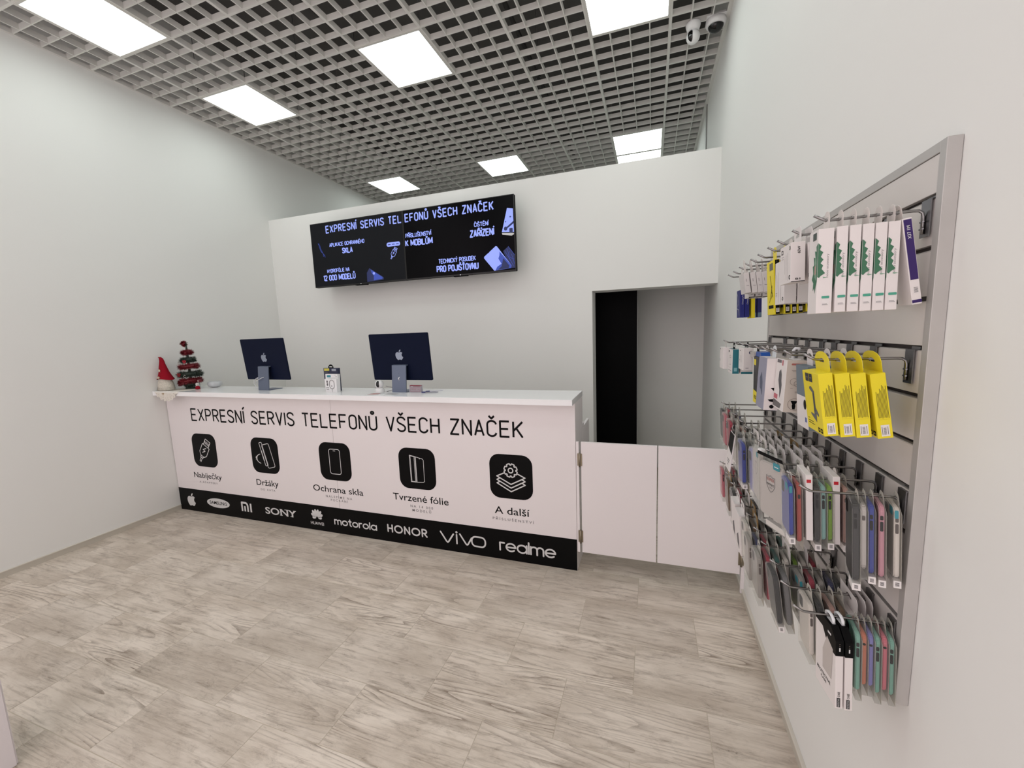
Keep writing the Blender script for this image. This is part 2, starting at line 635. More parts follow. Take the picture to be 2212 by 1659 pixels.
FRUIT = svg('M150.37 130.25 c-2.45 5.66 -5.35 10.87 -8.71 15.66 c-4.58 6.53 -8.33 11.05 -11.22 13.56 c-4.48 4.12 -9.28 6.23 -14.42 6.35 '
            'c-3.69 0 -8.14 -1.05 -13.32 -3.18 c-5.2 -2.12 -9.97 -3.17 -14.34 -3.17 c-4.58 0 -9.49 1.05 -14.75 3.17 c-5.26 2.13 -9.5 3.24 -12.74 3.35 '
            'c-4.93 .21 -9.84 -1.96 -14.75 -6.52 c-3.13 -2.73 -7.05 -7.41 -11.74 -14.04 c-5.03 -7.08 -9.17 -15.29 -12.41 -24.65 c-3.47 -10.11 -5.21 -19.9 -5.21 -29.38 '
            'c0 -10.86 2.35 -20.22 7.05 -28.07 c3.69 -6.3 8.61 -11.28 14.76 -14.93 c6.15 -3.65 12.79 -5.51 19.95 -5.63 c3.92 0 9.05 1.21 15.43 3.59 '
            'c6.36 2.39 10.45 3.6 12.24 3.6 c1.34 0 5.88 -1.42 13.57 -4.24 c7.28 -2.62 13.42 -3.7 18.45 -3.28 c13.63 1.1 23.87 6.47 30.68 16.15 '
            'c-12.19 7.39 -18.22 17.73 -18.1 31 c.11 10.34 3.86 18.94 11.23 25.77 c3.34 3.17 7.07 5.62 11.22 7.36 Z '
            'M119.11 7.24 c0 8.1 -2.96 15.67 -8.86 22.67 c-7.12 8.32 -15.73 13.13 -25.07 12.38 c-.5 -8 3 -19 9.2 -26 c6 -7 16 -12 24.6 -12.3 Z')


def fruit_logo(m, parent, org, h, ex=XF[0], ey=XF[1], name='logo'):
    k = h / 162.0
    return flat(name, [[((x - 84) * k, (85 - y) * k) for x, y in pl] for pl in FRUIT], m, parent, org, ex, ey)


def copy_tree(o, parent=None):
    c = o.copy()
    COL.objects.link(c)
    if parent is not None:
        c.parent = parent
    for ch in o.children:
        copy_tree(ch, c)
    return c


def struct(name, mb, m, parent=None, bevel=0.0):
    o = mb.obj(name, m, parent, bevel)
    if parent is None:
        o['kind'] = 'structure'
    return o


# ================================================================= STRUCTURE
# floor: grout bed with laid tiles
fl = struct('floor', MB().box(-0.1, W + 0.1, FRONT, BACK, -0.12, -0.0014), GROUT)
TL, TW, GAP = 0.6085, 0.3045, 0.0030
tile_cache = {}


def tile_mesh(x0, x1):
    key = (round(x0, 4), round(x1, 4))
    if key not in tile_cache:
        b = MB().box(x0, x1, -TW / 2 + GAP / 2, TW / 2 - GAP / 2, -0.008, 0.0)
        me = b.mesh('tile', 0.0008, 1)
        me.materials.append(TILE)
        tile_cache[key] = me
    return tile_cache[key]


row = -10
while True:
    y0 = -0.2785 + row * TW
    if y0 > 1.35:
        break
    if y0 + TW > FRONT:
        sx = 2.3 if row % 2 != 0 else 1.995
        k = -4
        while True:
            xa = sx + k * TL
            if xa > W - 0.02:
                break
            xb = xa + TL
            a, b = max(xa + GAP / 2, 0.0), min(xb - GAP / 2, W)
            if b - a > 0.03:
                mid = (xa + xb) / 2
                me = tile_mesh(a - mid, b - mid)
                t = link('tile', me, fl)
                t.location = (mid, y0 + TW / 2, 0)
            k += 1
    row += 1

# walls
struct('wall_left', MB().box(-0.15, 0, FRONT, BACK, -0.1, SLAB), WALL)
struct('wall_right', MB().box(W, W + 0.15, FRONT, BACK, -0.1, SLAB), WALL)
# the partition with the display screens and the door opening
wb = MB()
wb.box(0, DL, PY, 1.627, 0, PT)
wb.box(DL, W, PY, 1.627, DT, PT)
struct('wall_back', wb, WALL)
struct('wall_far', MB().box(0, W, BACK - 0.15, BACK, -0.1, SLAB), WALL)
# back room behind the doorway
br = MB()
br.box(3.0, W, 2.33, 2.42, 0, PT)
br.box(3.0, 3.1, 1.627, 2.33, 0, PT)
struct('wall_inner', br, GREYW)
struct('inner_shade_lid', MB().box(3.0, W, 1.627, 2.42, PT - 0.12, PT), GREYW)  # unseen lid added so light reaches the back room only through the door
# shop front pier beside the camera
struct('wall_front', MB().box(1.78, 2.1, -2.24, -1.92, 0, SLAB), mat('plaster_pier', (222, 216, 218), 0.9, bump=0.3, bscale=160), bevel=0.006)
# dark panel standing in the doorway
pn = thing('door_leaf', 'flat black panel standing open inside the doorway beyond the gate', 'door', (4.13, 1.80, 0))
MB().box(-0.225, 0.225, 0, 0.035, 0.012, 2.30).obj('panel', BLACKP, pn, 0.002, 1)
MB().box(0.2255, 0.2295, 0.0, 0.035, 0.012, 2.30).obj('edge_strip', mat('grey_edge', (150, 150, 150), 0.4), pn)
MB().box(-0.19, -0.16, -0.012, 0.0, 0.98, 1.10).obj('lock_plate', BLACKP, pn)
# baseboards
for nm, x0, x1, xc in (('baseboard_left', 0.0, 0.010, 0.014), ('baseboard_right', W - 0.010, W, W - 0.014)):
    y1 = -0.002 if 'left' in nm else PY
    b = struct(nm, MB().box(x0, x1, -1.9 if 'left' in nm else FRONT, y1, 0.0, 0.042), BASEB)
    MB().box(min(x0, xc), max(x1, xc), -1.9 if 'left' in nm else FRONT, y1, 0.042, 0.049).obj('cap_strip', BASET, b, 0.001, 1)
# wall angle of the ceiling and a thin grey strip at the far right
struct('trim_1', MB().box(0, 0.022, -1.9, BACK - 0.15, H - 0.002, H + 0.03), GRIDM)
struct('trim_2', MB().box(W - 0.03, W, FRONT, BACK - 0.15, H - 0.002, H + 0.03), GRIDM)
struct('trim_3', MB().box(W - 0.012, W, 2.45, 2.50, PT, H), mat('grey_trim', (150, 150, 146), 0.5))

# ceiling: slab, open grid tiles, runners
cl = struct('ceiling', MB().box(-0.15, W + 0.15, FRONT, BACK, SLAB, SLAB + 0.1), CONC)
GX, GY, GP = 2.2156, 0.9983, 0.6
BAR, BH = 0.0085, 0.042
LIGHTS = {(-3, -3), (-3, -1), (-3, 3), (0, -1), (0, 3), (3, -1), (3, 3), (3, 4), (0, -3), (3, -3), (-3, -5), (0, -5), (3, -5)}
grid_cache = {}


def grid_mesh(wd):
    key = round(wd, 4)
    if key not in grid_cache:
        b = MB()
        n = int(round(wd / 0.15 + 0.2))
        full = wd > 0.59
        xs = [0.15 * k for k in (1, 2, 3)] if full else ([wd - 0.15 * k for k in (1, 2)] if wd < 0.42 else [0.15 * k for k in (1, 2)])
        for x in xs:
            b.box(x - BAR / 2, x + BAR / 2, 0.0, GP, 0, BH)
        for k in (1, 2, 3):
            b.box(0.0, wd, 0.15 * k - BAR / 2, 0.15 * k + BAR / 2, 0.0005, BH - 0.0005)
        me = b.mesh('grid_tile')
        me.materials.append(GRIDM)
        grid_cache[key] = me
    return grid_cache[key]


cols = [(0.0, GX - 3 * GP, -4)] + [(GX + k * GP, GX + (k + 1) * GP, k) for k in range(-3, 4)] + [(GX + 4 * GP, W, 4)]
for j in range(-7, 6):
    for x0, x1, k in cols:
        if (k, j) in LIGHTS:
            continue
        g = link('grid_tile', grid_mesh(x1 - x0), cl)
        g.location = (x0, GY + j * GP, H)
for k in range(-3, 5):
    x = GX + k * GP
    MB().box(x - 0.011, x + 0.011, FRONT, BACK - 0.15, H - 0.001, H + 0.04).obj('runner', GRIDM, cl)
for j in range(-7, 7):
    y = GY + j * GP
    MB().box(0, W, y - 0.009, y + 0.009, H - 0.0006, H + 0.0394).obj('runner', GRIDM, cl)
# things in the void above the grid
hg = MB()
for k in range(-3, 5, 1):
    for j in range(-5, 6, 2):
        hg.box(GX + k * GP - 0.002, GX + k * GP + 0.002, GY + j * GP - 0.002, GY + j * GP + 0.002, H + 0.04, SLAB)
hg.obj('hanger_wires', STEEL, cl)['kind'] = 'stuff'
for i, (x, z, r_, lab) in enumerate(((1.70, 4.50, 0.028, 'thin dark pipe above the grid ceiling, left of the middle lights'),
                                     (3.30, 4.42, 0.02, 'thin dark pipe above the grid ceiling, right of the middle lights'))):
    t = thing('ceiling_pipe', lab, 'pipe', (x, 0, z))
    MB().tube([(0, FRONT + 0.05, 0), (0, BACK - 0.2, 0)], r_, 10).obj('pipe_run', mat('dark_pipe', (48, 46, 44), 0.6), t)
    for yy in (-1.5, 0.3, 2.1, 3.9):
        MB().lathe([(r_ + 0.001, -0.01), (r_ + 0.006, -0.01), (r_ + 0.006, 0.01), (r_ + 0.001, 0.01)], 12).box(-0.003, 0.003, -0.003, 0.003, r_, SLAB - z).obj('pipe_clip', STEEL, t).location = (0, yy, 0)
t = thing('air_duct', 'grey sheet metal air duct above the grid ceiling', 'duct', (2.62, 0.0, 4.46))
MB().box(-0.2, 0.2, -2.6, 0.35, 0, 0.3).obj('duct_body', mat('galvanised', (150, 150, 150), 0.5, metal=0.5, vary=0.15, bscale=6), t, 0.004, 1)
for yy in (-2.0, -1.2, -0.4):
    MB().box(-0.215, 0.215, yy - 0.02, yy + 0.02, -0.015, 0.315).obj('duct_flange', STEEL, t)

# light panels
LPM = bpy.data.materials.new('light_panel')
LPM.use_nodes = True
e = LPM.node_tree.nodes['Principled BSDF']
e.inputs['Base Color'].default_value = (0.8, 0.8, 0.8, 1)
e.inputs['Emission Color'].default_value = PANEL_COLOR
e.inputs['Emission Strength'].default_value = PANEL_STRENGTH
colname = {-3: 'left', 0: 'middle', 3: 'right'}
rowname = {-5: 'in the row over the entrance', -3: 'in the row nearest the entrance', -1: 'in the row over the counter', 3: 'in the row behind the partition', 4: 'second row behind the partition'}
lp0 = None
for (k, j) in sorted(LIGHTS, key=lambda q: (q[1], q[0])):
    lab = 'square white ceiling light panel, %s column, %s' % (colname[k], rowname[j])
    if lp0 is None:
        lp0 = thing('ceiling_light', lab, 'ceiling light', group='square light panels in the grid ceiling')
        fr = MB()
        a, b = 0.2985, 0.279
        for x0, x1, y0, y1 in ((-a, a, -a, -b), (-a, a, b, a), (-a, -b, -b, b), (b, a, -b, b)):
            fr.box(x0, x1, y0, y1, 0.0, 0.012)
        fr.obj('frame', mat('panel_frame', (214, 212, 206), 0.4), lp0)
        MB().box(-b, b, -b, b, 0.003, 0.010).obj('diffuser', LPM, lp0)
        MB().box(-b, b, -b, b, 0.0105, 0.02).obj('housing', WPLAST, lp0)
        lp = lp0
    else:
        lp = copy_tree(lp0)
        lp['label'] = lab
    lp.location = (GX + (k + .5) * GP, GY + (j + .5) * GP, H - 0.0035)

# ================================================================= COUNTER
ct = thing('counter', 'long white service counter with black lettering, icons and a black kick band', 'counter', (0, 0, 0))
CR = 4.0235
SEAM = 2.012
MB().box(0.006, SEAM - 0.0012, 0, 0.018, 0.0, 1.1775).obj('front_panel', LAM, ct, 0.0006, 1)
MB().box(SEAM + 0.0012, CR, 0, 0.018, 0.0, 1.1775).obj('front_panel', LAM, ct, 0.0006, 1)
MB().box(CR - 0.018, CR, 0.0185, 0.304, 0.0, 1.1775).obj('side_panel', LAM, ct, 0.0006, 1)
MB().box(CR - 0.018, CR, 0.3045, 0.62, 0.0, 0.945).obj('side_panel', LAM, ct, 0.0006, 1)
MB().box(0.006, 0.024, 0.0185, 0.304, 0.0, 1.1775).obj('side_panel', LAM, ct, 0.0006, 1)
MB().box(0.006, CR, 0.3045, 0.372, 0.947, 0.972).obj('inner_ledge', LAM, ct, 0.0006, 1)
MB().box(0.03, CR - 0.02, 0.290, 0.304, 0.0, 1.1775).obj('rear_panel', LAM, ct)
band = MB().box(0.006, CR - 0.0005, -0.0010, -0.0002, 0.0012, 0.2292).obj('kick_band', BLACKV, ct)
wt = thing('worktop', 'glossy white worktop lying along the whole counter', 'worktop', (0, 0, 1.1777))
MB().box(0.001, 4.0245, -0.1011, 0.3044, 0, 0.0391).obj('slab', GLOSSW, wt, 0.0012, 2)
YT = -0.0008
caps('EXPRESNÍ SERVIS TELEFONŮ VŠECH ZNAČEK', PRINTK, ct, (0.333, YT, 0.9205), 3.332, 0.125, .0145, .19)
for s, x0, x1, z0, cap in (('Nabíječky', .262, .640, .357, .0520), ('Držáky', 1.087, 1.350, .354, .0545), ('Ochrana skla', 1.747, 2.268, .365, .0530),
                           ('Tvrzené fólie', 2.556, 3.050, .368, .0540), ('A další', 3.425, 3.690, .353, .0535)):
    words_text(s, PRINTK, ct, x0, x1 - x0, z0, cap, 0.004)
for s, x0, x1, z0, cap in (('A ADAPTÉRY', .327, .574, .307, .0170), ('DO AUTA', 1.130, 1.303, .307, .0165), ('NALEPÍME NA', 1.876, 2.150, .316, .0190),
                           ('POČKÁNÍ', 1.926, 2.104, .287, .0180), ('NA 14 000', 2.712, 2.912, .3195, .0195), ('MODELŮ', 2.727, 2.894, .286, .0195), ('PŘÍSLUŠENSTVÍ', 3.407, 3.721, .304, .0180)):
    text(s, PRINTG, ct, (x0, YT, z0), x1 - x0, cap, offset=0.004, sp=1)
# icons: black rounded squares with line drawings


def rot2(pl, a, cx=0, cy=0):
    c_, s_ = math.cos(R(a)), math.sin(R(a))
    return [(cx + x * c_ - y * s_, cy + x * s_ + y * c_) for x, y in pl]


def loop(pl):
    return list(pl) + [pl[0]]


def icon(cx, draw, pen):
    b = MB().prism(rrect(.322, .326, .075, 6, cx, .637), -0.0011, -0.0002, 'y').obj('icon_tile', BLACKV, ct)
    strokes('line_drawing', draw, pen, PRINTW, b, (cx, -0.0014, .637))
    return b


plug = [loop([(-.04, -.045), (-.02, -.068), (.02, -.068), (.04, -.045), (.04, .03), (-.04, .03)]), [(-.028, .03), (-.028, .082), (.028, .082), (.028, .03)],
        [(-.012, .045), (-.012, .066)], [(.012, .045), (.012, .066)], [(0, .045), (0, .066)], [(-.024, .045), (-.024, .066)], [(.024, .045), (.024, .066)],
        [(-.014, -.068), (-.014, -.082), (.014, -.082), (.014, -.068)], [(-.007, -.082), (-.007, -.118), (.007, -.118), (.007, -.082)],
        [(.010, .014), (-.014, -.012), (.012, -.012), (-.010, -.038)], [(.004, .010), (-.008, -.006)], [(.008, -.018), (-.006, -.032)]]
plug = [[(x * 1.22, y * 1.22) for x, y in rot2(pl, -33, .004, .010)] for pl in plug]
icon(.456, plug, .0070)
mount = [rot2(loop(rrect(.072, .195, .012, 3)), 14, .035, .0), rot2(loop(rrect(.026, .195, .006, 2)), 14, -.012, .012), rot2([(.0, -.04), (.0, .045)], 14, -.022, -.005),
         rot2([(.004, -.04), (.004, .045)], 14, -.022, -.005), arc(-.045, -.028, .038, 95, 265, 10), arc(-.055, -.028, .032, 95, 265, 10), rot2([(-.09, -.01), (-.082, -.045)], 0), [(-.094, -.02), (-.084, -.02)], [(-.094, -.034), (-.084, -.034)]]
mount = [[(x * 1.18, y * 1.12) for x, y in pl] for pl in mount]
icon(1.228, mount, .0058)
phone = [loop(rrect(.112, .214, .02, 4)), [(-.010, .093), (.010, .093)]]
icon(2.008, phone, .0055)
film = [loop([(-.062, .105), (-.012, .097), (-.012, -.108), (-.058, -.108)]), loop([(-.055, .100), (-.02, .095), (-.02, -.104), (-.052, -.104)]), loop([(-.008, .095), (.052, .082), (.060, .072), (.060, -.098), (.050, -.104), (-.006, -.108)]), [(.024, .083), (.030, .081)]]
icon(2.794, film, .0040)
gear = []
for k in range(8):
    a = 45 * k + 22.5
    gear += arc(0, 0, .050, a - 13, a + 13, 2) + arc(0, 0, .040, a + 19, a + 26, 1)
more = [loop([(x, y + .047) for x, y in gear]), loop([(x, y + .047) for x, y in circle(.0175, 16)]),
        [(-.052, .025), (-.106, .000), (0, -.055), (.106, .000), (.052, .025)], [(-.085, -.014), (-.106, -.026), (0, -.082), (.106, -.026), (.085, -.014)],
        [(-.085, -.040), (-.106, -.052), (0, -.109), (.106, -.052), (.085, -.040)]]
icon(3.559, more, .0085)
# marks on the black band
YB = -0.0015
fruit_logo(PRINTW, ct, (.172, YB, .117), .132)
oval = flat('logo', [circle(.153, 40, 0, 0, .047)], PRINTW, ct, (.548, YB + .0001, .117))
oval.data.transform(Matrix.Identity(4))
text('SAMSUNG', PRINTK, ct, (.432, -0.0022, .103), .235, .031, offset=0.012)
strokes('logo', [[(0, 0), (0, .084), (.045, .084)] + arc(.045, .056, .028, 90, 0, 5) + [(.073, 0)], [(.036, 0), (.036, .052)], [(.112, 0), (.112, .084)]], .020, PRINTW, ct, (.864, YB, .075), seg=4)
text('SONY', PRINTW, ct, (1.156, YB, .087), .368, .060, offset=0.018)
sr = []
for x, z in ((1.345, .087), (1.345, .143), (1.405, .143), (1.432, .143), (1.505, .143), (1.47, .087)):
    sr.append([(x - .016, z), (x + .016, z), (x + .016, z + .005), (x - .016, z + .005)])
for q in sr:
    flat('logo', [q], PRINTW, ct, (0, YB, 0))
for k in range(8):
    a = 168 - k * (156 / 7.0)
    ln = .086 if 2 <= k <= 5 else (.074 if k in (1, 6) else .052)
    pet = [(0.012, 0), (ln * .45, .0085), (ln * .8, .0128), (ln * .97, .007), (ln, 0), (ln * .97, -.007), (ln * .8, -.0128), (ln * .45, -.0085)]
    flat('logo', [rot2(pet, a)], PRINTW, ct, (1.757, YB, .108))
text('HUAWEI', PRINTW, ct, (1.682, YB, .051), .143, .0255, offset=0.012)
wordmark('logo', 'motorola', PRINTW, ct, 1.940, 2.380, .077, .050, .0112, .30)
wordmark('logo', 'HONOQ', PRINTW, ct, 2.478, 2.850, .081, .070, .0128, .36)
viv = [[(0, .076), (.045, .006)] + [(.055, .001), (.065, .006)] + [(.108, .076)], [(.142, 0), (.142, .064)], [(.176, .076), (.221, .006), (.231, .001), (.241, .006), (.284, .076)]] if False else \
      [[(0, .080), (.050, .006), (.058, .001), (.066, .006), (.110, .072)], [(.137, .000), (.137, .070)], [(.165, .080), (.214, .006), (.222, .001), (.230, .006), (.262, .060)],
       loop(rrect(.110, .076, .032, 5, .318, .038))]
strokes('logo', viv, .0125, PRINTW, ct, (2.966, YB, .070))
flat('logo', [[(-.011, 0), (0, .011), (.011, 0), (0, -.011)]], PRINTW, ct, (3.103, YB, .161))
wordmark('logo', 'Realme', PRINTW, ct, 3.449, 3.876, .066, .070, .0125, .22)

# ================================================================= GATE
gl = thing('swing_gate', 'left white swing gate leaf hinged to the counter end', 'gate', (4.0588, 0.0108, 0.142))
MB().box(0, .4762, -.009, .009, 0, .7762).obj('leaf', LAM, gl, .0008, 1)
gr_ = thing('swing_gate', 'right white swing gate leaf hinged at the right wall', 'gate', (4.5425, 0.0108, 0.142))
MB().box(0, .4725, -.009, .009, 0, .7762).obj('leaf', LAM, gr_, .0008, 1)
for g, x, z0 in ((gl, -.0085, .608), (gl, -.0085, .068), (gr_, .478, .60), (gr_, .478, .055)):
    hb = MB()
    hb.tube([(x, -.0165, z0), (x, -.0165, z0 + .095)], .0065, 10)
    hb.box(x - .016, x - .003, -.0120, -.0096, z0 + .006, z0 + .089)
    hb.box(x + .003, x + .016, -.0120, -.0096, z0 + .006, z0 + .089)
    hb.obj('hinge', BRASS, g)
ps = thing('hinge_post', 'narrow white post strip screwed to the counter end', 'post', (4.0255, 0.0108, 0.142))
MB().box(0, .0185, -.009, .009, 0, .7762).obj('strip', LAM, ps, .0006, 1)
ps2 = thing('hinge_post', 'short white post strip on the right wall by the gate', 'post', (5.0215, 0.0108, 0.02))
MB().box(0, .0185, -.009, .009, 0.0, .898).obj('strip', LAM, ps2, .0006, 1)

# ================================================================= DISPLAY SCREENS
TY = 1.1585
BLUE = mat('screen_blue', (138, 154, 232), 0.5, emit=0.55)
BLUED = mat('screen_deep_blue', (52, 74, 168), 0.5, emit=0.40)
BLUEX = mat('screen_navy', (26, 36, 84), 0.5, emit=0.35)


def screen_mat(name, c, e_):
    m = mat(name, c, 0.25, spec=0.08, emit=e_)
    return m


def display(name_lab, x0, x1, sm, foot):
    z0, z1 = 2.2345, 2.9301
    t = thing('wall_display', name_lab, 'screen', ((x0 + x1) / 2, TY, (z0 + z1) / 2), group='pair of wall displays')
    cx, cz = (x0 + x1) / 2, (z0 + z1) / 2
    hw, hh = (x1 - x0) / 2, (z1 - z0) / 2
    MB().box(-hw, hw, 0.001, .045, -hh, hh).obj('housing', BLACKP, t, .003, 1)
    bz = MB()
    q = .006
    for a in ((-hw, hw, -hh, -hh + .012), (-hw, hw, hh - q, hh), (-hw, -hw + q, -hh + .012, hh - q), (hw - q, hw, -hh + .012, hh - q)):
        bz.box(a[0], a[1], -.001, .0008, a[2], a[3])
    bz.obj('bezel', mat('bezel_black', (10, 10, 11), 0.3), t)
    MB().box(-hw + q, hw - q, 0, .0009, -hh + .012, hh - q).obj('screen', sm, t)
    MB().box(foot - cx - .075, foot - cx + .075, -.001, .03, -hh - .009, -hh - .0002).obj('sensor_bar', BLACKP, t)
    MB().box(foot - cx - .006, foot - cx + .006, -.0016, -.0011, -hh + .003, -hh + .007).obj('status_light', mat('white_led', (230, 230, 235), 0.4, emit=0.6), t)
    MB().box(-.2, .2, .045, PY - TY - .0005, -.2, .2).obj('wall_bracket', BLACKP, t)
    return t


dl = display('left wall display showing white-blue text on dark grey', .8609, 2.0665, screen_mat('screen_grey', (20, 21, 24), 0.55), 1.49)
dr = display('right wall display showing white-blue text on black', 2.0695, 3.2756, screen_mat('screen_black', (2, 2, 4), 0.3), 2.69)


def tv(t, s, x0, x1, z0, z1, m=BLUE, off=0.0):
    h = z1 - z0
    caps(s, m, t, (x0 - t.location.x, -.0012, z0 - t.location.z), x1 - x0, h, h * (.155 if h > .08 else .19 if off else .175), .24 if h > .08 else .16)


tv(dl, 'EXPRESNÍ SERVIS TEL', 1.075, 2.055, 2.810, 2.893)
tv(dl, 'APLIKACE OCHRANNÉHO', 1.108, 1.578, 2.661, 2.704)
tv(dl, 'SKLA', 1.275, 1.418, 2.577, 2.640, off=.01)
tv(dl, 'HYDROFÓLIE NA', 1.047, 1.355, 2.384, 2.427)
tv(dl, '12 000 MODELŮ', .986, 1.428, 2.299, 2.364, off=.01)
tv(dr, 'EFONŮ VŠECH ZNAČEK', 2.091, 3.073, 2.810, 2.895)
tv(dr, 'PŘÍSLUŠENSTVÍ', 2.088, 2.391, 2.655, 2.699)
tv(dr, 'K MOBILŮM', 2.080, 2.403, 2.570, 2.636, off=.01)
tv(dr, 'ČIŠTĚNÍ', 2.861, 3.013, 2.677, 2.719)
tv(dr, 'ZAŘÍZENÍ', 2.811, 3.069, 2.582, 2.653, off=.01)
tv(dr, 'TECHNICKÝ POSUDEK', 2.453, 2.866, 2.365, 2.412)
tv(dr, 'PRO POJIŠŤOVNU', 2.427, 2.893, 2.280, 2.348, off=.01)


def tvp(t, nm, polys, m, dy=-.0012):
    return flat(nm, [[(x - t.location.x, z - t.location.z) for x, z in pl] for pl in polys], m, t, (0, dy, 0), thick=.0002)


tvp(dl, 'picture', [rrect(.165, .042, .020, 5, 1.936, 2.612)], BLUE)
for xx in (1.885, 1.936, 1.985):
    tvp(dl, 'picture', [rrect(.034, .008, .003, 2, xx, 2.611)], BLUEX, -.0016)
pl2 = [[(x * .52 + 1.935 - dl.location.x, y * .52 + 2.522 - dl.location.z) for x, y in pl] for pl in plug]
strokes('picture', pl2, .0045, BLUE, dl, (0, -.0014, 0))
tvp(dl, 'picture', [[(1.614, 2.394), (1.789, 2.284), (1.785, 2.262), (1.575, 2.250), (1.577, 2.347)]], BLUEX)
tvp(dl, 'picture', [[(1.628, 2.380), (1.775, 2.288), (1.770, 2.270), (1.660, 2.262), (1.665, 2.31), (1.640, 2.34)]], BLUED, -.0016)
tvp(dl, 'picture', [circle(.014, 12, 1.668, 2.335)], BLUE, -.0018)
sw = [[(.953 + .08 * t + .012 * math.sin(9 * t + q), 2.714 - .156 * t + .01 * q * math.sin(7 * t)) for t in [k / 14 for k in range(15)]] for q in (0, 1.4, 2.6)]
strokes('picture', [[(x - dl.location.x, z - dl.location.z) for x, z in pl] for pl in sw], .003, BLUED, dl, (0, -.0014, 0))
tvp(dr, 'picture', [[(3.205, 2.812), (3.263, 2.800), (3.266, 2.590), (3.146, 2.600)]], BLUE)
tvp(dr, 'picture', [[(3.146, 2.592), (3.266, 2.580), (3.264, 2.566), (3.243, 2.558), (3.150, 2.575)]], PRINTW, -.0013)
tvp(dr, 'picture', [[(3.266, 2.690), (3.266, 2.668), (3.205, 2.630), (3.196, 2.642)]], BLUEX, -.0016)
tvp(dr, 'picture', [circle(.018, 14, 3.185, 2.628), rrect(.034, .044, .006, 3, 3.238, 2.606)], BLUEX, -.0016)
for cx, cz, q in ((3.234, 2.730, .013), (3.186, 2.690, .011)):
    tvp(dr, 'picture', [[(cx, cz + q), (cx + q * .25, cz + q * .25), (cx + q, cz), (cx + q * .25, cz - q * .25), (cx, cz - q), (cx - q * .25, cz - q * .25), (cx - q, cz), (cx - q * .25, cz + q * .25)]], BLUEX, -.0016)
tvp(dr, 'picture', [[(3.150, 2.425), (3.205, 2.463), (3.266, 2.380), (3.268, 2.262), (3.225, 2.262)]], BLUEX)
tvp(dr, 'picture', [[(3.076, 2.478), (3.090, 2.474), (3.232, 2.285), (3.226, 2.262), (3.054, 2.250), (2.952, 2.376), (2.954, 2.390)]], BLUE, -.0014)
tvp(dr, 'picture', [[(3.115, 2.425), (3.232, 2.285), (3.226, 2.262), (3.066, 2.252), (3.085, 2.285), (3.13, 2.31), (3.10, 2.36), (3.112, 2.39)]], BLUED, -.0016)
tvp(dr, 'picture', [[(3.15, 2.36), (3.21, 2.285), (3.20, 2.262), (3.09, 2.256), (3.13, 2.285)]], BLUEX, -.0018)
ck = [[(3.17, 2.425), (3.24, 2.30)], [(3.19, 2.44), (3.22, 2.36), (3.262, 2.34)], [(3.215, 2.42), (3.20, 2.38), (3.25, 2.28)], [(3.235, 2.39), (3.262, 2.30)], [(3.205, 2.463), (3.266, 2.380)]]
strokes('picture', [[(x - dr.location.x, z - dr.location.z) for x, z in pl] for pl in ck], .003, BLUED, dr, (0, -.0020, 0))
tvp(dr, 'picture', [circle(.004, 8, 3.004, 2.424)], BLUEX, -.0018)

# ================================================================= COMPUTERS ON THE COUNTER
NAVY = mat('navy_aluminium', (11, 19, 42), 0.55, spec=0.10)
STAND = mat('blue_grey_aluminium', (104, 114, 134), 0.38, metal=0.4)
LOGO = mat('mirror_logo', (150, 160, 178), 0.3, metal=0.4)
CABLE = mat('white_cable', (214, 214, 218), 0.45)


def computer(lab, x, y, yaw, tilt, hole_cable):
    t = thing('desktop_computer', lab, 'computer', (x, y, ZT), (0, 0, yaw), group='two computers on the worktop')
    # screen body faces +y, its back is towards the camera
    hw, h, th = .2735, .372, .0115
    me = MB().prism(rrect(hw * 2, h, .010, 4, 0, h / 2), -th / 2, th / 2, 'y').mesh('body', 0.0012, 1)
    T = Matrix.Translation((0, .060, .090)) @ Matrix.Rotation(tilt, 4, 'X')
    me.transform(T)
    sc = link('screen_body', me, t, NAVY)
    lg = fruit_logo(LOGO, sc, (-.005, -th / 2 - .0004, .205), .082)
    lg.data.transform(T)
    gm = MB().box(-hw + .012, hw - .012, th / 2 + .0001, th / 2 + .0008, .07, h - .012).mesh('glass')
    gm.transform(T)
    link('front_glass', gm, sc, GLASSK)
    # stand: bent plate, foot reaches under the screen
    st = MB()
    w2 = .065
    prof = [(.000, .0035), (.018, .205), (.046, .212)]
    n_ = .0045
    st.prism([(-.006, 0), (.135, 0), (.135, .0045), (.002, .0050), (.021, .205), (.048, .212), (.046, .217), (.012, .213)], -w2, w2, 'x')
    st.obj('stand', STAND, t, .0008, 1)
    flat('cable_hole', [rrect(.026, .062, .0129, 5)], BLACKP, t, (0, .0068, .118), thick=.0006).data.transform(Matrix.Translation((0, .0, 0)))
    if hole_cable:
        MB().tube([(.012, .010, .118), (.0, -.006, .113), (-.03, -.018, .098), (-.068, -.016, .080), (-.082, -.004, .066), (-.080, .008, .050), (-.078, .012, .012)], .0028, 8).obj('cable', CABLE, t)
        MB().tube([(-.125, .050, .098), (-.140, .040, .102), (-.150, .026, .085), (-.138, .012, .052), (-.100, .006, .022), (-.078, .010, .010)], .0024, 8).obj('cable', CABLE, t)
        MB().tube([(-.112, .052, .108), (-.134, .045, .102)], .0055, 8).obj('plug', CABLE, t)
    else:
        MB().tube([(.006, .010, .124), (-.002, .0, .108), (.002, .006, .094)], .0045, 8).obj('cable', CABLE, t)
    return t


computer('left navy desktop computer seen from behind, white cable looping from its stand', 1.20, .088, R(-3), R(5.5), True)
computer('right navy desktop computer seen from behind, beside the white ball camera', 2.618, .098, R(-1), R(5.5), False)

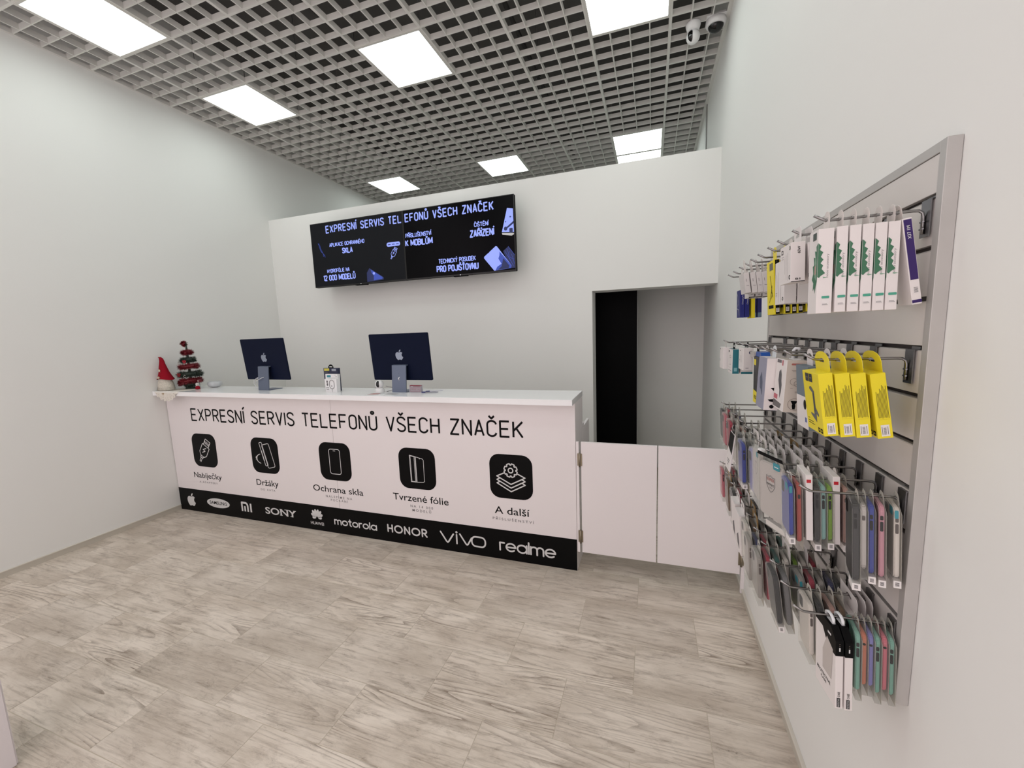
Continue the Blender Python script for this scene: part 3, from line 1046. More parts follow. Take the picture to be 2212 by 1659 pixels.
# boxes between the computers
NAVYB = mat('navy_box', (24, 30, 62), 0.35)
t = thing('cable_box', 'tall navy and yellow accessory box with hanging loop, standing between the computers', 'box', (1.935, .120, ZT), (0, 0, R(-4)))
MB().box(-.078, .078, 0, .03, 0, .192).obj('body', NAVYB, t, .0006, 1)
flat('hang_loop', [[(-.03, 0)] + arc(0, 0, .030, 180, 0, 10) + [(.03, 0)], [(-.018, .006), (.018, .006), (.018, .012), (.004, .017), (-.004, .017), (-.018, .012)]], BLACKP, t, (-.008, .015, .192), thick=.001)
for nm, polys, m in (('yellow_label', [[(-.070, .168), (-.012, .170), (-.012, .190), (-.070, .188)]], mat('label_yellow', (196, 186, 74), 0.5)),
                     ('grey_label', [[(.015, .168), (.062, .168), (.062, .186), (.015, .186)]], mat('label_grey', (150, 156, 166), 0.5))):
    flat(nm, polys, m, t, (0, -.0004, 0))
strokes('printed_text', [[(-.07, .155 - k * .011), (-.07 + (.05 if k % 2 else .036), .155 - k * .011)] for k in range(3)] + [[(-.064, .06 - k * .010), (-.04, .06 - k * .010)] for k in range(5)], .003, PRINTG, t, (0, -.0004, 0))
strokes('picture', [[(-.06, .105), (-.02, .085)], [(-.055, .112), (-.03, .1)]], .004, BLUED, t, (0, -.0005, 0))
t = thing('cable_box', 'white charging cable box with a teal label, leaning at the navy box', 'box', (1.975, .075, ZT), (R(-3), 0, R(-3)))
MB().box(-.066, .066, 0, .028, 0, .146).obj('body', mat('white_card', (228, 227, 228), 0.45), t, .0006, 1)
TEAL = mat('teal_label', (58, 138, 150), 0.45)
flat('teal_label', [rrect(.042, .018, .004, 3, -.028, .128)], TEAL, t, (0, -.0004, 0))
flat('picture', [[(-.045, .075), (-.025, .092), (-.025, .06)]], PRINTK, t, (0, -.0004, 0))
strokes('printed_text', [[(.030, .138), (.05, .138)], loop(rrect(.022, .03, .003, 2, -.028, .02)), [(.045, .125), (.06, .125)]], .0016, PRINTG, t, (0, -.0004, 0))
t = thing('charger_box', 'small white box with a round charger drawing, in front of the white cable box', 'box', (2.004, .036, ZT), (0, 0, R(-2)))
MB().box(-.062, .062, 0, .036, 0, .110).obj('body', mat('white_card', (228, 227, 228), 0.45), t, .0006, 1)
strokes('picture', [loop(rrect(.054, .074, .026, 6, .012, .065)), loop(rrect(.046, .066, .022, 6, .012, .065)), [(.012, .028), (.012, .002)]], .0022, PRINTG, t, (0, -.0004, 0))
flat('picture', [rrect(.016, .018, .004, 2, -.036, .088), rrect(.016, .022, .006, 3, -.035, .064), rrect(.008, .012, .003, 2, .010, .052)], PRINTG, t, (0, -.0004, 0))
text('67W', PRINTK, t, (-.05, -.0005, .033), .028, .008, offset=.02, name='printed_text')
strokes('printed_text', [[(-.048, .022), (-.022, .022)]], .003, PRINTG, t, (0, -.0004, 0))


def pan_camera(lab, loc, rot, face):
    t = thing('pan_camera', lab, 'security camera', loc, rot)
    MB().lathe([(0, 0), (.036, 0), (.0375, .003), (.037, .012), (.031, .032), (.024, .038), (0, .038)], 28).obj('base', WPLAST, t)
    b = MB().lathe([(.034 * math.sin(R(a)), .066 - .034 * math.cos(R(a))) for a in range(0, 181, 12)], 28).obj('head', WPLAST, t)
    fc = MB()
    # dark oval face wrapped on the ball
    n1, n2 = 10, 8
    gridv = []
    for i in range(n1 + 1):
        rowv = []
        for j in range(n2 + 1):
            vv = -1 + 2 * i / n1
            uu = (-1 + 2 * j / n2) * math.sqrt(max(0.02, 1 - abs(vv) ** 4))
            az, el = R(face + uu * 22), R(vv * 52 + 6)
            rr = .0348
            rowv.append(fc.bm.verts.new((rr * math.cos(el) * math.sin(az), -rr * math.cos(el) * math.cos(az), .066 + rr * math.sin(el))))
        gridv.append(rowv)
    for i in range(n1):
        for j in range(n2):
            fc.bm.faces.new((gridv[i][j], gridv[i][j + 1], gridv[i + 1][j + 1], gridv[i + 1][j])).smooth = True
    fc.obj('lens_face', GLASSK, b)
    return t


pan_camera('white ball-headed camera on the worktop beside the right computer', (2.452, .075, ZT), (0, 0, 0), 8)
t = thing('camera_cable', 'thin white cable running from the ball camera to the right computer', 'cable', (2.47, .11, ZT))
MB().tube([(.015, .0, .046), (.04, .004, .040), (.07, .006, .036)], .0022, 8).obj('lead', mat('grey_cable', (120, 120, 124), 0.5), t)
MB().tube([(.02, .0, .0026), (.05, .01, .008), (.08, .012, .016)], .0022, 8).obj('lead', mat('grey_cable', (120, 120, 124), 0.5), t)
# acrylic card holder
t = thing('card_holder', 'clear acrylic holder with pink red business cards on the worktop', 'card holder', (2.762, .092, ZT))
ACR = clear_mat('clear_acrylic', (245, 245, 248), .14, .05)
ac = MB()
ac.box(-.052, .052, 0, .002, 0, .050); ac.box(-.052, .052, .03, .032, 0, .056); ac.box(-.052, .052, .002, .03, 0, .002)
ac.box(-.052, -.050, .002, .03, .002, .05); ac.box(.050, .052, .002, .03, .002, .05)
ac.obj('tray', ACR, t)
MB().box(-.047, .047, .005, .026, .004, .056).obj('card_stack', mat('rose_card', (176, 112, 124), 0.5), t)
flat('card_print', [[(-.047, .040), (.047, .040), (.047, .056), (-.047, .056)]], mat('wine_print', (128, 40, 56), 0.5), t, (0, .0046, 0), thick=.0004)
flat('card_print', [[(-.038, .043), (-.018, .043), (-.018, .049), (-.038, .049)], [(-.04, .022), (-.036, .022), (-.036, .027), (-.04, .027)], [(.012, .022), (.018, .022), (.018, .028), (.012, .028)]], PRINTW, t, (0, .0042, 0), thick=.0004)
strokes('card_print', [[(-.04 + k * .013, .014), (-.032 + k * .013, .016)] for k in range(6)], .003, PRINTW, t, (0, .0044, 0))
# leaflets and pens
t = thing('leaflet', 'small leaflet with a red picture lying by the worktop edge under the ball camera', 'leaflet', (2.475, -.012, ZT + .0004), (0, 0, R(6)))
MB().box(-.07, .05, -.028, .03, 0, .0006).obj('sheet', mat('white_card', (228, 227, 228), 0.45), t)
flat('picture', [[(-.06, -.024), (.012, -.024), (.03, .026), (-.03, .026)]], mat('red_print', (176, 104, 96), 0.5), t, (0, 0, .0009), (1, 0, 0), (0, 1, 0))
flat('picture', [[(.016, -.02), (.03, -.02), (.042, .024), (.032, .024)]], PRINTG, t, (0, 0, .0009), (1, 0, 0), (0, 1, 0))
t = thing('leaflet', 'white printed leaflet lying in front of the right computer stand', 'leaflet', (2.625, .0, ZT + .0004), (0, 0, R(-2)))
MB().box(-.075, .065, -.03, .034, 0, .0006).obj('sheet', mat('white_card', (228, 227, 228), 0.45), t)
strokes('printed_text', [[(-.055, y), (.05 - abs(y), y)] for y in (-.016, -.006, .004, .014)], .004, PRINTG, t, (0, 0, .001), (1, 0, 0), (0, 1, 0))
PENB = mat('blue_plastic', (34, 40, 116), 0.35)
for lab, loc, rz, capc in (('blue ended pen lying flat at the right of the card holder', (2.885, .095, ZT + .005), R(8), 1), ('second pen lying behind the blue ended pen, pointing at the back edge', (2.890, .155, ZT + .005), R(34), 0)):
    t = thing('pen', lab, 'pen', loc, (0, 0, rz))
    MB().tube([(-.03, 0, 0), (.066, 0, 0), (.074, 0, 0)], .0042, 10, taper=[1, 1, .35]).obj('barrel', mat('pen_white', (206, 206, 214), 0.3) if not capc else mat('pen_grey', (150, 150, 160), 0.3), t)
    MB().tube([(-.062, 0, 0), (-.058, 0, 0), (-.0301, 0, 0)], .0048, 10, taper=[.6, 1, 1]).obj('cap', PENB, t)

# ================================================================= CHRISTMAS CORNER
FUR = mat('grey_white_fur', (206, 200, 188), 0.95, spec=0.1, vary=0.35, bscale=90)
RED = mat('red_felt', (142, 20, 36), 0.9, spec=0.1, bump=0.4, bscale=300)
t = thing('plush_gnome', 'plush gnome with curled red hat and fluffy grey beard on the worktop end', 'plush toy', (.086, -.028, ZT + .0022))
MB().lathe([(0, .002), (.072, .002), (.080, .012), (.078, .05), (.066, .10), (.050, .135), (.02, .15), (0, .152)], 24, sy=.72).obj('body', FUR, t)
bd = MB()
r2 = random.Random(3)
for k in range(1600):
    a = r2.uniform(0, 2 * math.pi)
    z = r2.uniform(.012, .135)
    rr = .080 - .034 * max(0, z - .02) / .12 + .002
    x, y = rr * math.cos(a), .72 * rr * math.sin(a)
    ln = r2.uniform(.022, .055)
    dx, dy = math.cos(a) * .009 + r2.uniform(-.006, .006), math.sin(a) * .007
    zz = max(.003, z - ln)
    wv = .0017
    tx, ty = -math.sin(a) * wv, math.cos(a) * wv
    bd.bm.faces.new([bd.bm.verts.new(p) for p in ((x - tx, y - ty, z), (x + tx, y + ty, z), (x + dx, y + dy, zz))])
o = bd.obj('beard', FUR, t); o['kind'] = 'stuff'
hat = MB()
hp = [(.008, 0, .116), (.004, 0, .140), (-.002, 0, .178), (-.008, 0, .218), (-.012, 0, .252), (-.012, 0, .284), (-.020, 0, .308), (-.038, 0, .320), (-.052, 0, .317)]
hr = [.084, .066, .050, .040, .030, .023, .018, .013, .006]
rings = []
for (x, y, z), q in zip(hp, hr):
    rings.append([hat.bm.verts.new((x + q * math.cos(2 * math.pi * k / 20), y + .72 * q * math.sin(2 * math.pi * k / 20), z + (-.016 * math.cos(2 * math.pi * k / 20) ** 2 if q > .07 else 0))) for k in range(20)])
for a, b in zip(rings, rings[1:]):
    for k in range(20):
        hat.bm.faces.new((a[k], a[(k + 1) % 20], b[(k + 1) % 20], b[k])).smooth = True
hat.bm.faces.new(rings[-1])
hat.obj('hat', RED, t)
star = []
for k in range(10):
    q = .017 if k % 2 == 0 else .007
    star.append((q * math.sin(R(36 * k)), q * math.cos(R(36 * k))))
flat('star', [star], mat('cream_star', (226, 214, 190), 0.7), t, (.002, -.0405, .192), thick=.002)
MB().lathe([(.012 * math.sin(R(a)), .012 * math.cos(R(a))) for a in range(0, 181, 30)], 12, center=(.01, -.060, .128)).obj('nose', mat('beige_felt', (196, 178, 160), 0.9), t)

# small tinsel tree
GREEN = mat('tinsel_green', (17, 36, 22), 0.45, spec=0.5)
REDT = mat('tinsel_red', (108, 11, 25), 0.28, metal=0.35)
t = thing('tinsel_tree', 'small table Christmas tree wound with red and green tinsel garlands', 'christmas tree', (.232, .105, ZT + .0022))
MB().lathe([(0, 0), (.05, 0), (.05, .012), (.012, .02), (.010, .37), (.004, .45), (0, .45)], 14).obj('trunk', GREEN, t)


def tinsel(name, R_, rz, z, thick, m, n, seed, tilt=0.0):
    q = random.Random(seed)
    b = MB()
    core = [(R_ * math.cos(2 * math.pi * k / 20), R_ * math.sin(2 * math.pi * k / 20), z + tilt * math.cos(2 * math.pi * k / 20)) for k in range(21)]
    b.tube(core, thick * .45, 6, cap=False)
    for k in range(n):
        a = q.uniform(0, 2 * math.pi)
        c = Vector((R_ * math.cos(a), R_ * math.sin(a), z + tilt * math.cos(a)))
        d = Vector((q.gauss(0, 1), q.gauss(0, 1), q.gauss(0, 1))).normalized()
        s = d.orthogonal().normalized() * .0026
        tip = c + d * thick * q.uniform(.8, 1.15)
        b.bm.faces.new([b.bm.verts.new(p) for p in (c + s, c - s, tip)])
    o = b.obj(name, m, t)
    o['kind'] = 'stuff'
    return o


for nm, R_, z, th, m, n in (('red_garland', .076, .078, .038, REDT, 1700), ('green_garland', .078, .142, .041, GREEN, 1800), ('red_garland', .066, .216, .036, REDT, 1500),
                            ('green_garland', .045, .280, .037, GREEN, 1300), ('red_garland', .032, .352, .033, REDT, 1100), ('green_garland', .040, .040, .034, GREEN, 900)):
    tinsel(nm, R_, 0, z, th, m, n, int(z * 1000), .006)


def puff(name, x, y, z, q, m, n, seed, sm=.0016):
    g = random.Random(seed)
    b = MB()
    for k in range(n):
        d = Vector((g.gauss(0, 1), g.gauss(0, 1), g.gauss(0, 1))).normalized()
        s = d.orthogonal().normalized() * sm
        c = Vector((x, y, z))
        b.bm.faces.new([b.bm.verts.new(p) for p in (c + d * q * .3 + s, c + d * q * .3 - s, c + d * q * g.uniform(.8, 1.1))])
    b.lathe([(q * .55 * math.sin(R(a)), q * .55 * math.cos(R(a))) for a in range(0, 181, 30)], 10, center=(x, y, z))
    o = b.obj(name, m, t)
    o['kind'] = 'stuff'
    return o


puff('top_bow', -.022, -.005, .436, .036, REDT, 260, 5, .004)
puff('tinsel_ball', -.085, -.045, .050, .030, REDT, 300, 6)
puff('tinsel_ball', .030, -.035, .350, .026, REDT, 260, 7)
BOWR = mat('red_ribbon', (176, 24, 44), 0.3)
for x, y, z in ((.035, -.055, .268), (-.01, -.088, .145)):
    b = MB()
    for sg in (-1, 1):
        b.tube([(x, y, z), (x + sg * .012, y - .006, z + .010), (x + sg * .022, y - .004, z + .003), (x + sg * .012, y - .005, z - .006), (x, y, z)], .0045, 6)
        b.tube([(x, y - .002, z), (x + sg * .012, y - .006, z - .018)], .004, 6)
    b.obj('bow', BOWR, t)
for x, y, z in ((-.065, -.045, .252), (-.04, -.085, .128), (.045, -.08, .130)):
    MB().tube(arc(x, z, .011, 0, 320, 12) and [(px, y, pz) for px, pz in arc(x, z, .011, 0, 320, 12)], .0032, 6).obj('candy_ring', mat('silver_ornament', (190, 186, 180), 0.25, metal=0.6), t)
t = thing('mini_gnome', 'tiny red figure with a white fluffy head beside the tinsel tree', 'figurine', (.362, .075, ZT + .002))
MB().lathe([(0, 0), (.020, 0), (.021, .004), (.016, .026), (.008, .032), (0, .033)], 16).obj('body', RED, t)
puff('hair', 0, 0, .044, .019, mat('white_fluff', (232, 230, 226), 0.95), 300, 9, .0022)
MB().box(-.012, .014, .01, .034, .066, .086).obj('gift_box', mat('wine_box', (110, 30, 44), 0.5), t, .001, 1)
MB().box(-.003, .005, .0095, .0345, .0655, .0865).obj('ribbon', mat('silver_ribbon', (190, 182, 170), 0.3), t)
MB().tube([(.001, .022, .0), (.001, .022, .066)], .0015, 6).obj('pick', GREEN, t)
t = thing('bowl', 'pale grey rounded bowl behind the tiny red figure', 'bowl', (.385, .225, ZT))
MB().lathe([(0, .001), (.030, .001), (.055, .014), (.062, .034), (.058, .056), (.054, .057), (.056, .036), (.05, .018), (.03, .006), (0, .006)], 28).obj('shell', mat('pale_grey_ceramic', (196, 198, 200), 0.4), t)
# lace doily draped over the front edge
t = thing('lace_doily', 'white lace doily under the tinsel tree, its corner hanging over the edge', 'doily', (.2, .02, ZT))
DOI = mat('lace_white', (226, 220, 210), 0.85, bump=0.6, bscale=400)
b = MB()
nu, nv = 34, 30
gv = []
for i in range(nu + 1):
    rowv = []
    for j in range(nv + 1):
        u_, v_ = -1 + 2 * i / nu, -1 + 2 * j / nv
        a = math.atan2(v_, u_)
        m_ = max(abs(u_), abs(v_))
        rad = .178 * m_ * (1 + .035 * math.cos(22 * a) * m_ ** 6)
        x, y = rad * math.cos(a) * 1.05, rad * math.sin(a) - .03
        z = .0014 + .0006 * math.sin(40 * x) * math.sin(37 * y)
        edge = -.121 - .0025
        yl = y
        if y < -.112:
            s = -.112 - y
            if s < .014:
                yl = -.112 - s * .9
                z = .0014 - .5 * s * s / .014
            else:
                yl = -.1246 - .004 * math.sin(x * 60) ** 2
                z = .0014 - .007 - (s - .014)
        rowv.append(b.bm.verts.new((x, yl, z)))
    gv.append(rowv)
for i in range(nu):
    for j in range(nv):
        b.bm.faces.new((gv[i][j], gv[i + 1][j], gv[i + 1][j + 1], gv[i][j + 1])).smooth = True
b.obj('cloth', DOI, t)
lc = MB()
for k in range(30):
    a = 2 * math.pi * k / 30
    for rr in (.165, .148):
        x, y = rr * math.cos(a + rr * 40) * 1.05, rr * math.sin(a + rr * 40) - .03
        if y < -.128:
            s = -.112 - y
            z = .0014 - .007 - (s - .014)
            c_ = (x, -.1300, z)
            lc.bm.faces.new([lc.bm.verts.new((c_[0] + .0028 * math.cos(q), c_[1], c_[2] + .0028 * math.sin(q))) for q in [2 * math.pi * i / 8 for i in range(8)]])
lc.obj('lace_holes', mat('lace_shadow', (150, 140, 130), 0.9), t)
strokes('embroidery', [[(-.02, 0), (-.008, .006), (.004, 0), (.014, .006)], [(-.012, -.006), (.004, .008)], [(0, -.008), (.012, 0)]], .0035, mat('gold_thread', (172, 140, 98), 0.6), t, (-.035, -.1302, -.020))

# ================================================================= CEILING CAMERAS
c2 = pan_camera('white ball camera hanging under the grid ceiling, with a small black lens face', (4.783, 1.14, H - .001), (0, R(180), 0), 30)
c2.scale = (1.45, 1.45, 1.45)
t = thing('dome_camera', 'white ring dome camera with dark glass bubble, on the grid beside the right wall', 'security camera', (4.945, 1.17, H - .001))
MB().lathe([(0, 0), (.072, 0), (.073, -.022), (.066, -.040), (.056, -.044), (.054, -.036), (0, -.036)], 28).obj('ring', WPLAST, t)
MB().lathe([(.0545 * math.cos(R(a)), -.037 - .046 * math.sin(R(a))) for a in range(0, 91, 10)], 24).obj('dome', GLASSK, t)
MB().box(-.07, .07, -.07, .07, .0005, .004).obj('mount_plate', WPLAST, t)
# ================================================================= SLAT PANEL ON THE RIGHT WALL
Y0, Y1 = -1.5815, -0.385
Z0, Z1 = 0.803, 1.989
sp_ = thing('slat_panel', 'white slatwall display panel in an aluminium frame on the right wall', 'display panel', (XS, (Y0 + Y1) / 2, Z0))
ox, oy, oz = XS, (Y0 + Y1) / 2, Z0


def lb(x0, x1, y0, y1, z0, z1):
    return (x0 - ox, x1 - ox, y0 - oy, y1 - oy, z0 - oz, z1 - oz)


FW = 0.0205
MB().box(*lb(XS + .0125, W - .0008, Y0 + .004, Y1 - .004, Z0 + .004, Z1 - .004)).obj('backing_board', GROOVE, sp_)
for a in ((Y0, Y0 + FW, Z0, Z1), (Y1 - FW, Y1, Z0, Z1)):
    MB().box(*lb(XS - .0022, W - .0008, a[0], a[1], a[2], a[3])).obj('frame_rail', ALU, sp_, .0008, 1)
for a in ((Y0 + FW, Y1 - FW, Z0, Z0 + FW), (Y0 + FW, Y1 - FW, Z1 - FW, Z1)):
    MB().box(*lb(XS - .0018, W - .0008, a[0] + .0002, a[1] - .0002, a[2], a[3])).obj('frame_rail', ALU, sp_, .0008, 1)
GZ = [0.800 + .0991 * k for k in range(1, 12)]          # groove heights
edges = [Z0 + FW] + GZ + [Z1 - FW]
for k in range(12):
    a = edges[k] + (.0055 if k else .001)
    b = edges[k + 1] - (.0055 if k < 11 else .001)
    MB().box(*lb(XS, XS + .0122, Y0 + FW + .0005, Y1 - FW - .0005, a, b)).obj('slat', SLATM, sp_, .0008, 1)
for z in GZ:
    MB().box(*lb(XS + .0004, XS + .0118, Y0 + FW + .001, Y1 - FW - .001, z - .0054, z - .0040)).obj('groove_insert', ALU, sp_)
ORD = ['first', 'second', 'third', 'fourth', 'fifth', 'sixth', 'seventh', 'eighth', 'ninth', 'tenth', 'eleventh', 'twelfth']
ROWS = {'A': (1.867, GZ[10], 'top row', [-1.542, -1.40, -1.273, -1.172, -1.051, -.949, -.853, -.752, -.624, -.50]),
        'B': (1.570, GZ[7], 'second row', [-1.529, -1.378, -1.249, -1.144, -1.05, -.921, -.804, -.668, -.44]),
        'C': (1.268, GZ[4], 'third row', [-1.546, -1.450, -1.350, -1.25, -1.147, -1.043, -.951, -.84, -.70, -.56, -.43]),
        'D': (.968, GZ[1], 'bottom row', [-1.548, -1.449, -1.345, -1.238, -1.144, -1.032, -.945, -.836, -.724, -.594, -.432])}
hk0 = None
LH = .195
for rn, (zw, zg, rlab, ys) in ROWS.items():
    for i, y in enumerate(ys):
        lab = 'chrome display hook, %s, %s hook from the near end' % (rlab, ORD[i])
        if hk0 is None:
            hk0 = thing('display_hook', lab, 'hook', (XS, y, zw), group='chrome hooks on the slat panel')
            pb = MB()
            pb.box(-.0062, -.0042, -.015, .015, -.052, .020)
            pb.box(-.0042, .006, -.015, .015, .0185, .020)
            pb.box(.0045, .006, -.015, .015, .020, .0255)
            pb.obj('back_plate', STEEL, hk0)
            MB().tube([(-.0092, 0, -.046), (-.0092, 0, -.012), (-.011, 0, -.004), (-.017, 0, .0005), (-.026, 0, .0012), (-LH + .026, 0, 0), (-LH + .020, 0, .001), (-LH, 0, .0125)], .0030, 8).obj('wire', CHROME, hk0)
            for z in (-.022, -.036):
                MB().tube([(-.0115, -.006, z), (-.0075, 0, z), (-.0115, .006, z)], .0018, 6).obj('weld', STEEL, hk0)
            h = hk0
        else:
            h = copy_tree(hk0)
            h['label'] = lab
        h.location = (XS, y, zw)

# ================================================================= PRODUCTS
SX = ((1, 0, 0), (0, 0, 1))                # print on the side that faces the camera
FX = ((0, -1, 0), (0, 0, 1))               # print on the front (faces away from the wall)
UPX = ((0, 0, 1), (-1, 0, 0))              # upward-reading print on the side
CLEARP = clear_mat('clear_blister', (250, 250, 248), .035, .12)
CLEARE = clear_mat('clear_blister_edge', (240, 238, 232), .30, .2)
CLEARB = clear_mat('clear_case', (226, 222, 218), .38, .12)
TABC = clear_mat('translucent_tab', (246, 240, 236), .55, .3)
CARD = mat('white_carton', (226, 220, 218), 0.5)
CARDG = mat('grey_white_carton', (206, 202, 200), 0.5)
BEIGE = mat('beige_carton', (204, 194, 182), 0.5)
YEL = mat('yellow_carton', (232, 214, 34), 0.42)
LILAC = mat('lilac_grey_carton', (150, 150, 168), 0.45)
PURP = mat('purple_print', (44, 14, 92), 0.4)
TEALP = mat('petrol_print', (18, 104, 116), 0.45)
GRN = mat('green_strip', (74, 158, 134), 0.5)
LEAFG = mat('leaf_green', (62, 112, 84), 0.6)
LEAFL = mat('leaf_pale_green', (132, 164, 142), 0.6)
REDP = mat('red_print', (150, 34, 44), 0.5)
KRAFT = mat('kraft_card', (146, 116, 72), 0.7)
BLUEB = mat('cobalt_box', (22, 30, 112), 0.35)
BLUE2 = mat('royal_film', (30, 84, 168), 0.25)
QRM = mat('dark_label_print', (60, 56, 58), 0.6)
PRICE = mat('price_paper', (226, 222, 220), 0.6)


def hang(name, label, cat, y, x, zw, lean=0.0, yaw=0.0, group=None):
    return thing(name, label, cat, (x, y, zw), (0, -R(lean), R(yaw)), group)


def tab(t, w_, hh, up_, m, x=0.0, name='hang_tab', thick=.0010, round_=True):
    """hanging tab with a euro hole; hole at local z 0, card from -hh to +up_"""
    a = w_ / 2
    if round_:
        ol = [(-a, -hh), (a, -hh), (a, 0)] + [(a * math.cos(R(q)), up_ * math.sin(R(q))) for q in (25, 50, 75, 105, 130, 155)] + [(-a, 0)]
    else:
        ol = [(-a, -hh), (a, -hh), (a, up_ * .5), (a * .7, up_), (-a, up_)]
    hole = [(-.013, -.0042), (.013, -.0042), (.013, .0004), (.005, .0046), (-.005, .0046), (-.013, .0004)] if w_ > .032 else [(-.0075, -.004), (.0075, -.004), (.0075, .004), (-.0075, .004)]
    return flat(name, [ol, hole], m, t, (x, 0, 0), FX[0], FX[1], thick)


def carton(t, w_, d, h, top, mf, ms, mt=None, x0=None):
    """box body; front face -x, side face -y"""
    x1 = 0.0 if x0 is None else x0 + d
    x0 = -d if x0 is None else x0
    mats = [mf, ms, mt or ms]
    b = MB().box(x0, x1, -w_ / 2, w_ / 2, -top - h, -top, faces=[2, 2, 1, 1, 1, 0])
    return b.obj('carton', mats, t, .0007, 1)


def side_lines(t, x0, x1, z0, z1, n, m, pen, seed=1, vertical=True, name='printed_text', y=0.0):
    q = random.Random(seed)
    L_ = []
    for k in range(n):
        if vertical:
            x = x0 + (x1 - x0) * k / max(1, n - 1)
            L_.append([(x, z0 + q.uniform(0, .02) * (z1 - z0)), (x, z1 - q.uniform(0, .28) * (z1 - z0))])
        else:
            z = z0 + (z1 - z0) * k / max(1, n - 1)
            L_.append([(x0, z), (x1 - q.uniform(0, .4) * (x1 - x0), z)])
    return strokes(name, L_, pen, m, t, (0, y, 0), SX[0], SX[1], 4)


def stickerbox(t, x0, x1, z0, z1, y, seed=1, name='barcode_sticker'):
    s = flat(name, [[(x0, z0), (x1, z0), (x1, z1), (x0, z1)]], PRICE, t, (0, y, 0), SX[0], SX[1], .0003)
    q = random.Random(seed)
    L_ = []
    n = 9
    for k in range(n):
        z = z0 + (z1 - z0) * (.18 + .64 * k / n)
        L_.append([(x0 + (x1 - x0) * .30, z), (x0 + (x1 - x0) * .62, z)])
    for xx in (.14, .80):
        L_.append([(x0 + (x1 - x0) * xx, z0 + (z1 - z0) * .15), (x0 + (x1 - x0) * xx, z0 + (z1 - z0) * .85)])
    strokes('printed_text', L_, (z1 - z0) * .030, QRM, s, (0, y - .0004, 0), SX[0], SX[1], 4)
    return s


# ---- top row, first hook: white boxes with green leaf art
zA = ROWS['A'][0]
wb0 = None
tabs = []
for i, (xf, d, zb, yaw, lean) in enumerate(((4.8265, .0275, 1.6720, 0, 1.0), (4.8585, .0190, 1.6735, 0, 1.2), (4.8800, .0195, 1.6755, 0, 1.2), (4.9020, .0190, 1.6770, 0, 1.2), (4.9230, .0190, 1.6795, 0, 1.2), (4.9440, .0190, 1.683, 0, 1.2))):
    lab = 'white box with green leaf art on the near top hook, %s' % ('frontmost of six' if i == 0 else '%s of six' % ORD[i])
    x = xf + d - .0035
    h, top = .1735, zA - zb - .1735
    w_ = .050
    if i < 2:
        t = hang('cable_box', lab, 'box', -1.549, x, zA, lean, yaw, 'white boxes with leaf art')
        carton(t, w_, d, h, top, CARD, CARD)
        tab(t, .030, top, .017, TABC, -.006)
        ys_ = -w_ / 2 - .0004
        jag = [(0, -.050), (.0055, -.056), (.0030, -.064), (.0090, -.069), (.0050, -.078), (.0098, -.084), (.0050, -.091), (.0095, -.096), (.0072, -.103), (.0135, -.112), (.0060, -.117), (.0030, -.121), (.0, -.119)]
        flat('leaf_print', [[(-d + .0002 + x_, z_) for x_, z_ in jag]], LEAFG, t, (0, ys_, 0), SX[0], SX[1], .0002)
        flat('leaf_print', [[(-d + .010, -.119), (-d + .019, -.121), (-d + .011, -.1225)]], LEAFL, t, (0, ys_, 0), SX[0], SX[1], .0002)
        fj = [(.0246, -.050), (.017, -.056), (.019, -.066), (.010, -.064), (.013, -.078), (.004, -.076), (.008, -.092), (.0, -.095), (.004, -.110), (-.003, -.122), (.006, -.130), (.004, -.146), (.012, -.140), (.015, -.152), (.019, -.138), (.0246, -.128)]
        flat('leaf_print', [fj], LEAFG, t, (-d - .0004, 0, 0), FX[0], FX[1], .0002)
        flat('leaf_print', [[(.016, -.070), (.012, -.088), (.017, -.10), (.013, -.118), (.020, -.126), (.022, -.09)]], LEAFL, t, (-d - .0007, 0, 0), FX[0], FX[1], .0002)
        flat('leaf_print', [[(.012, -.096), (.020, -.094), (.020, -.112), (.012, -.114)]], mat('pale_rose_print', (176, 148, 138), 0.6), t, (-d - .0009, 0, 0), FX[0], FX[1], .0002)
        flat('logo', [rrect(.019, .015, .001, 1, .006, -.034)], mat('dark_green_print', (60, 72, 66), 0.5), t, (-d - .0004, 0, 0), FX[0], FX[1], .0002)
        text('hoco accessory', PRINTG, t, (-d * .30, ys_, -.121), .048, .0042, UPX[0], UPX[1], offset=-.01, name='printed_text')
        flat('green_strip', [rrect(.0135, .0052, .0012, 2, -d * .42, -.1615)], GRN, t, (0, ys_, 0), SX[0], SX[1], .0002)
        s = flat('price_label', [rrect(.0135, .0130, .0006, 1, -d * .42, -.1725)], PRICE, t, (0, ys_, 0), SX[0], SX[1], .0002)
        side_lines(s, -d * .42 - .0055, -d * .42 + .0055, -.1775, -.1755, 2, PRINTG, .0008, 3, False, y=ys_ - .0002)
        wb0 = t
    else:
        t = copy_tree(wb0)
        t['label'] = lab
    t.location = (x, -1.549, zA)
    t.rotation_euler = (0, -R(lean), R(yaw))
# tilted purple-sided box
t = hang('cable_box', 'slim white box with a purple side, hanging tilted near the panel frame', 'box', -1.549, 4.9660, zA, 9.5, 0)
carton(t, .050, .0155, .170, .017, CARD, CARD, x0=-.0085)
tab(t, .028, .017, .014, TABC, -.002)
ys_ = -.0254
flat('purple_print', [[(-.0068, -.138), (.0058, -.138), (.0058, -.020), (-.0068, -.020)]], PURP, t, (0, ys_, 0), SX[0], SX[1], .0002)
flat('purple_print', [[(-.0083, -.184), (.0068, -.184), (.0068, -.178), (-.0083, -.178)]], PURP, t, (0, ys_, 0), SX[0], SX[1], .0002)
text('X37 1M', PRINTW, t, (.0022, ys_ - .0003, -.058), .026, .0052, UPX[0], UPX[1], offset=.012, name='printed_text')
flat('price_label', [[(-.0045, -.165), (.0040, -.165), (.0040, -.153), (-.0045, -.153)]], PRICE, t, (0, ys_, 0), SX[0], SX[1], .0002)
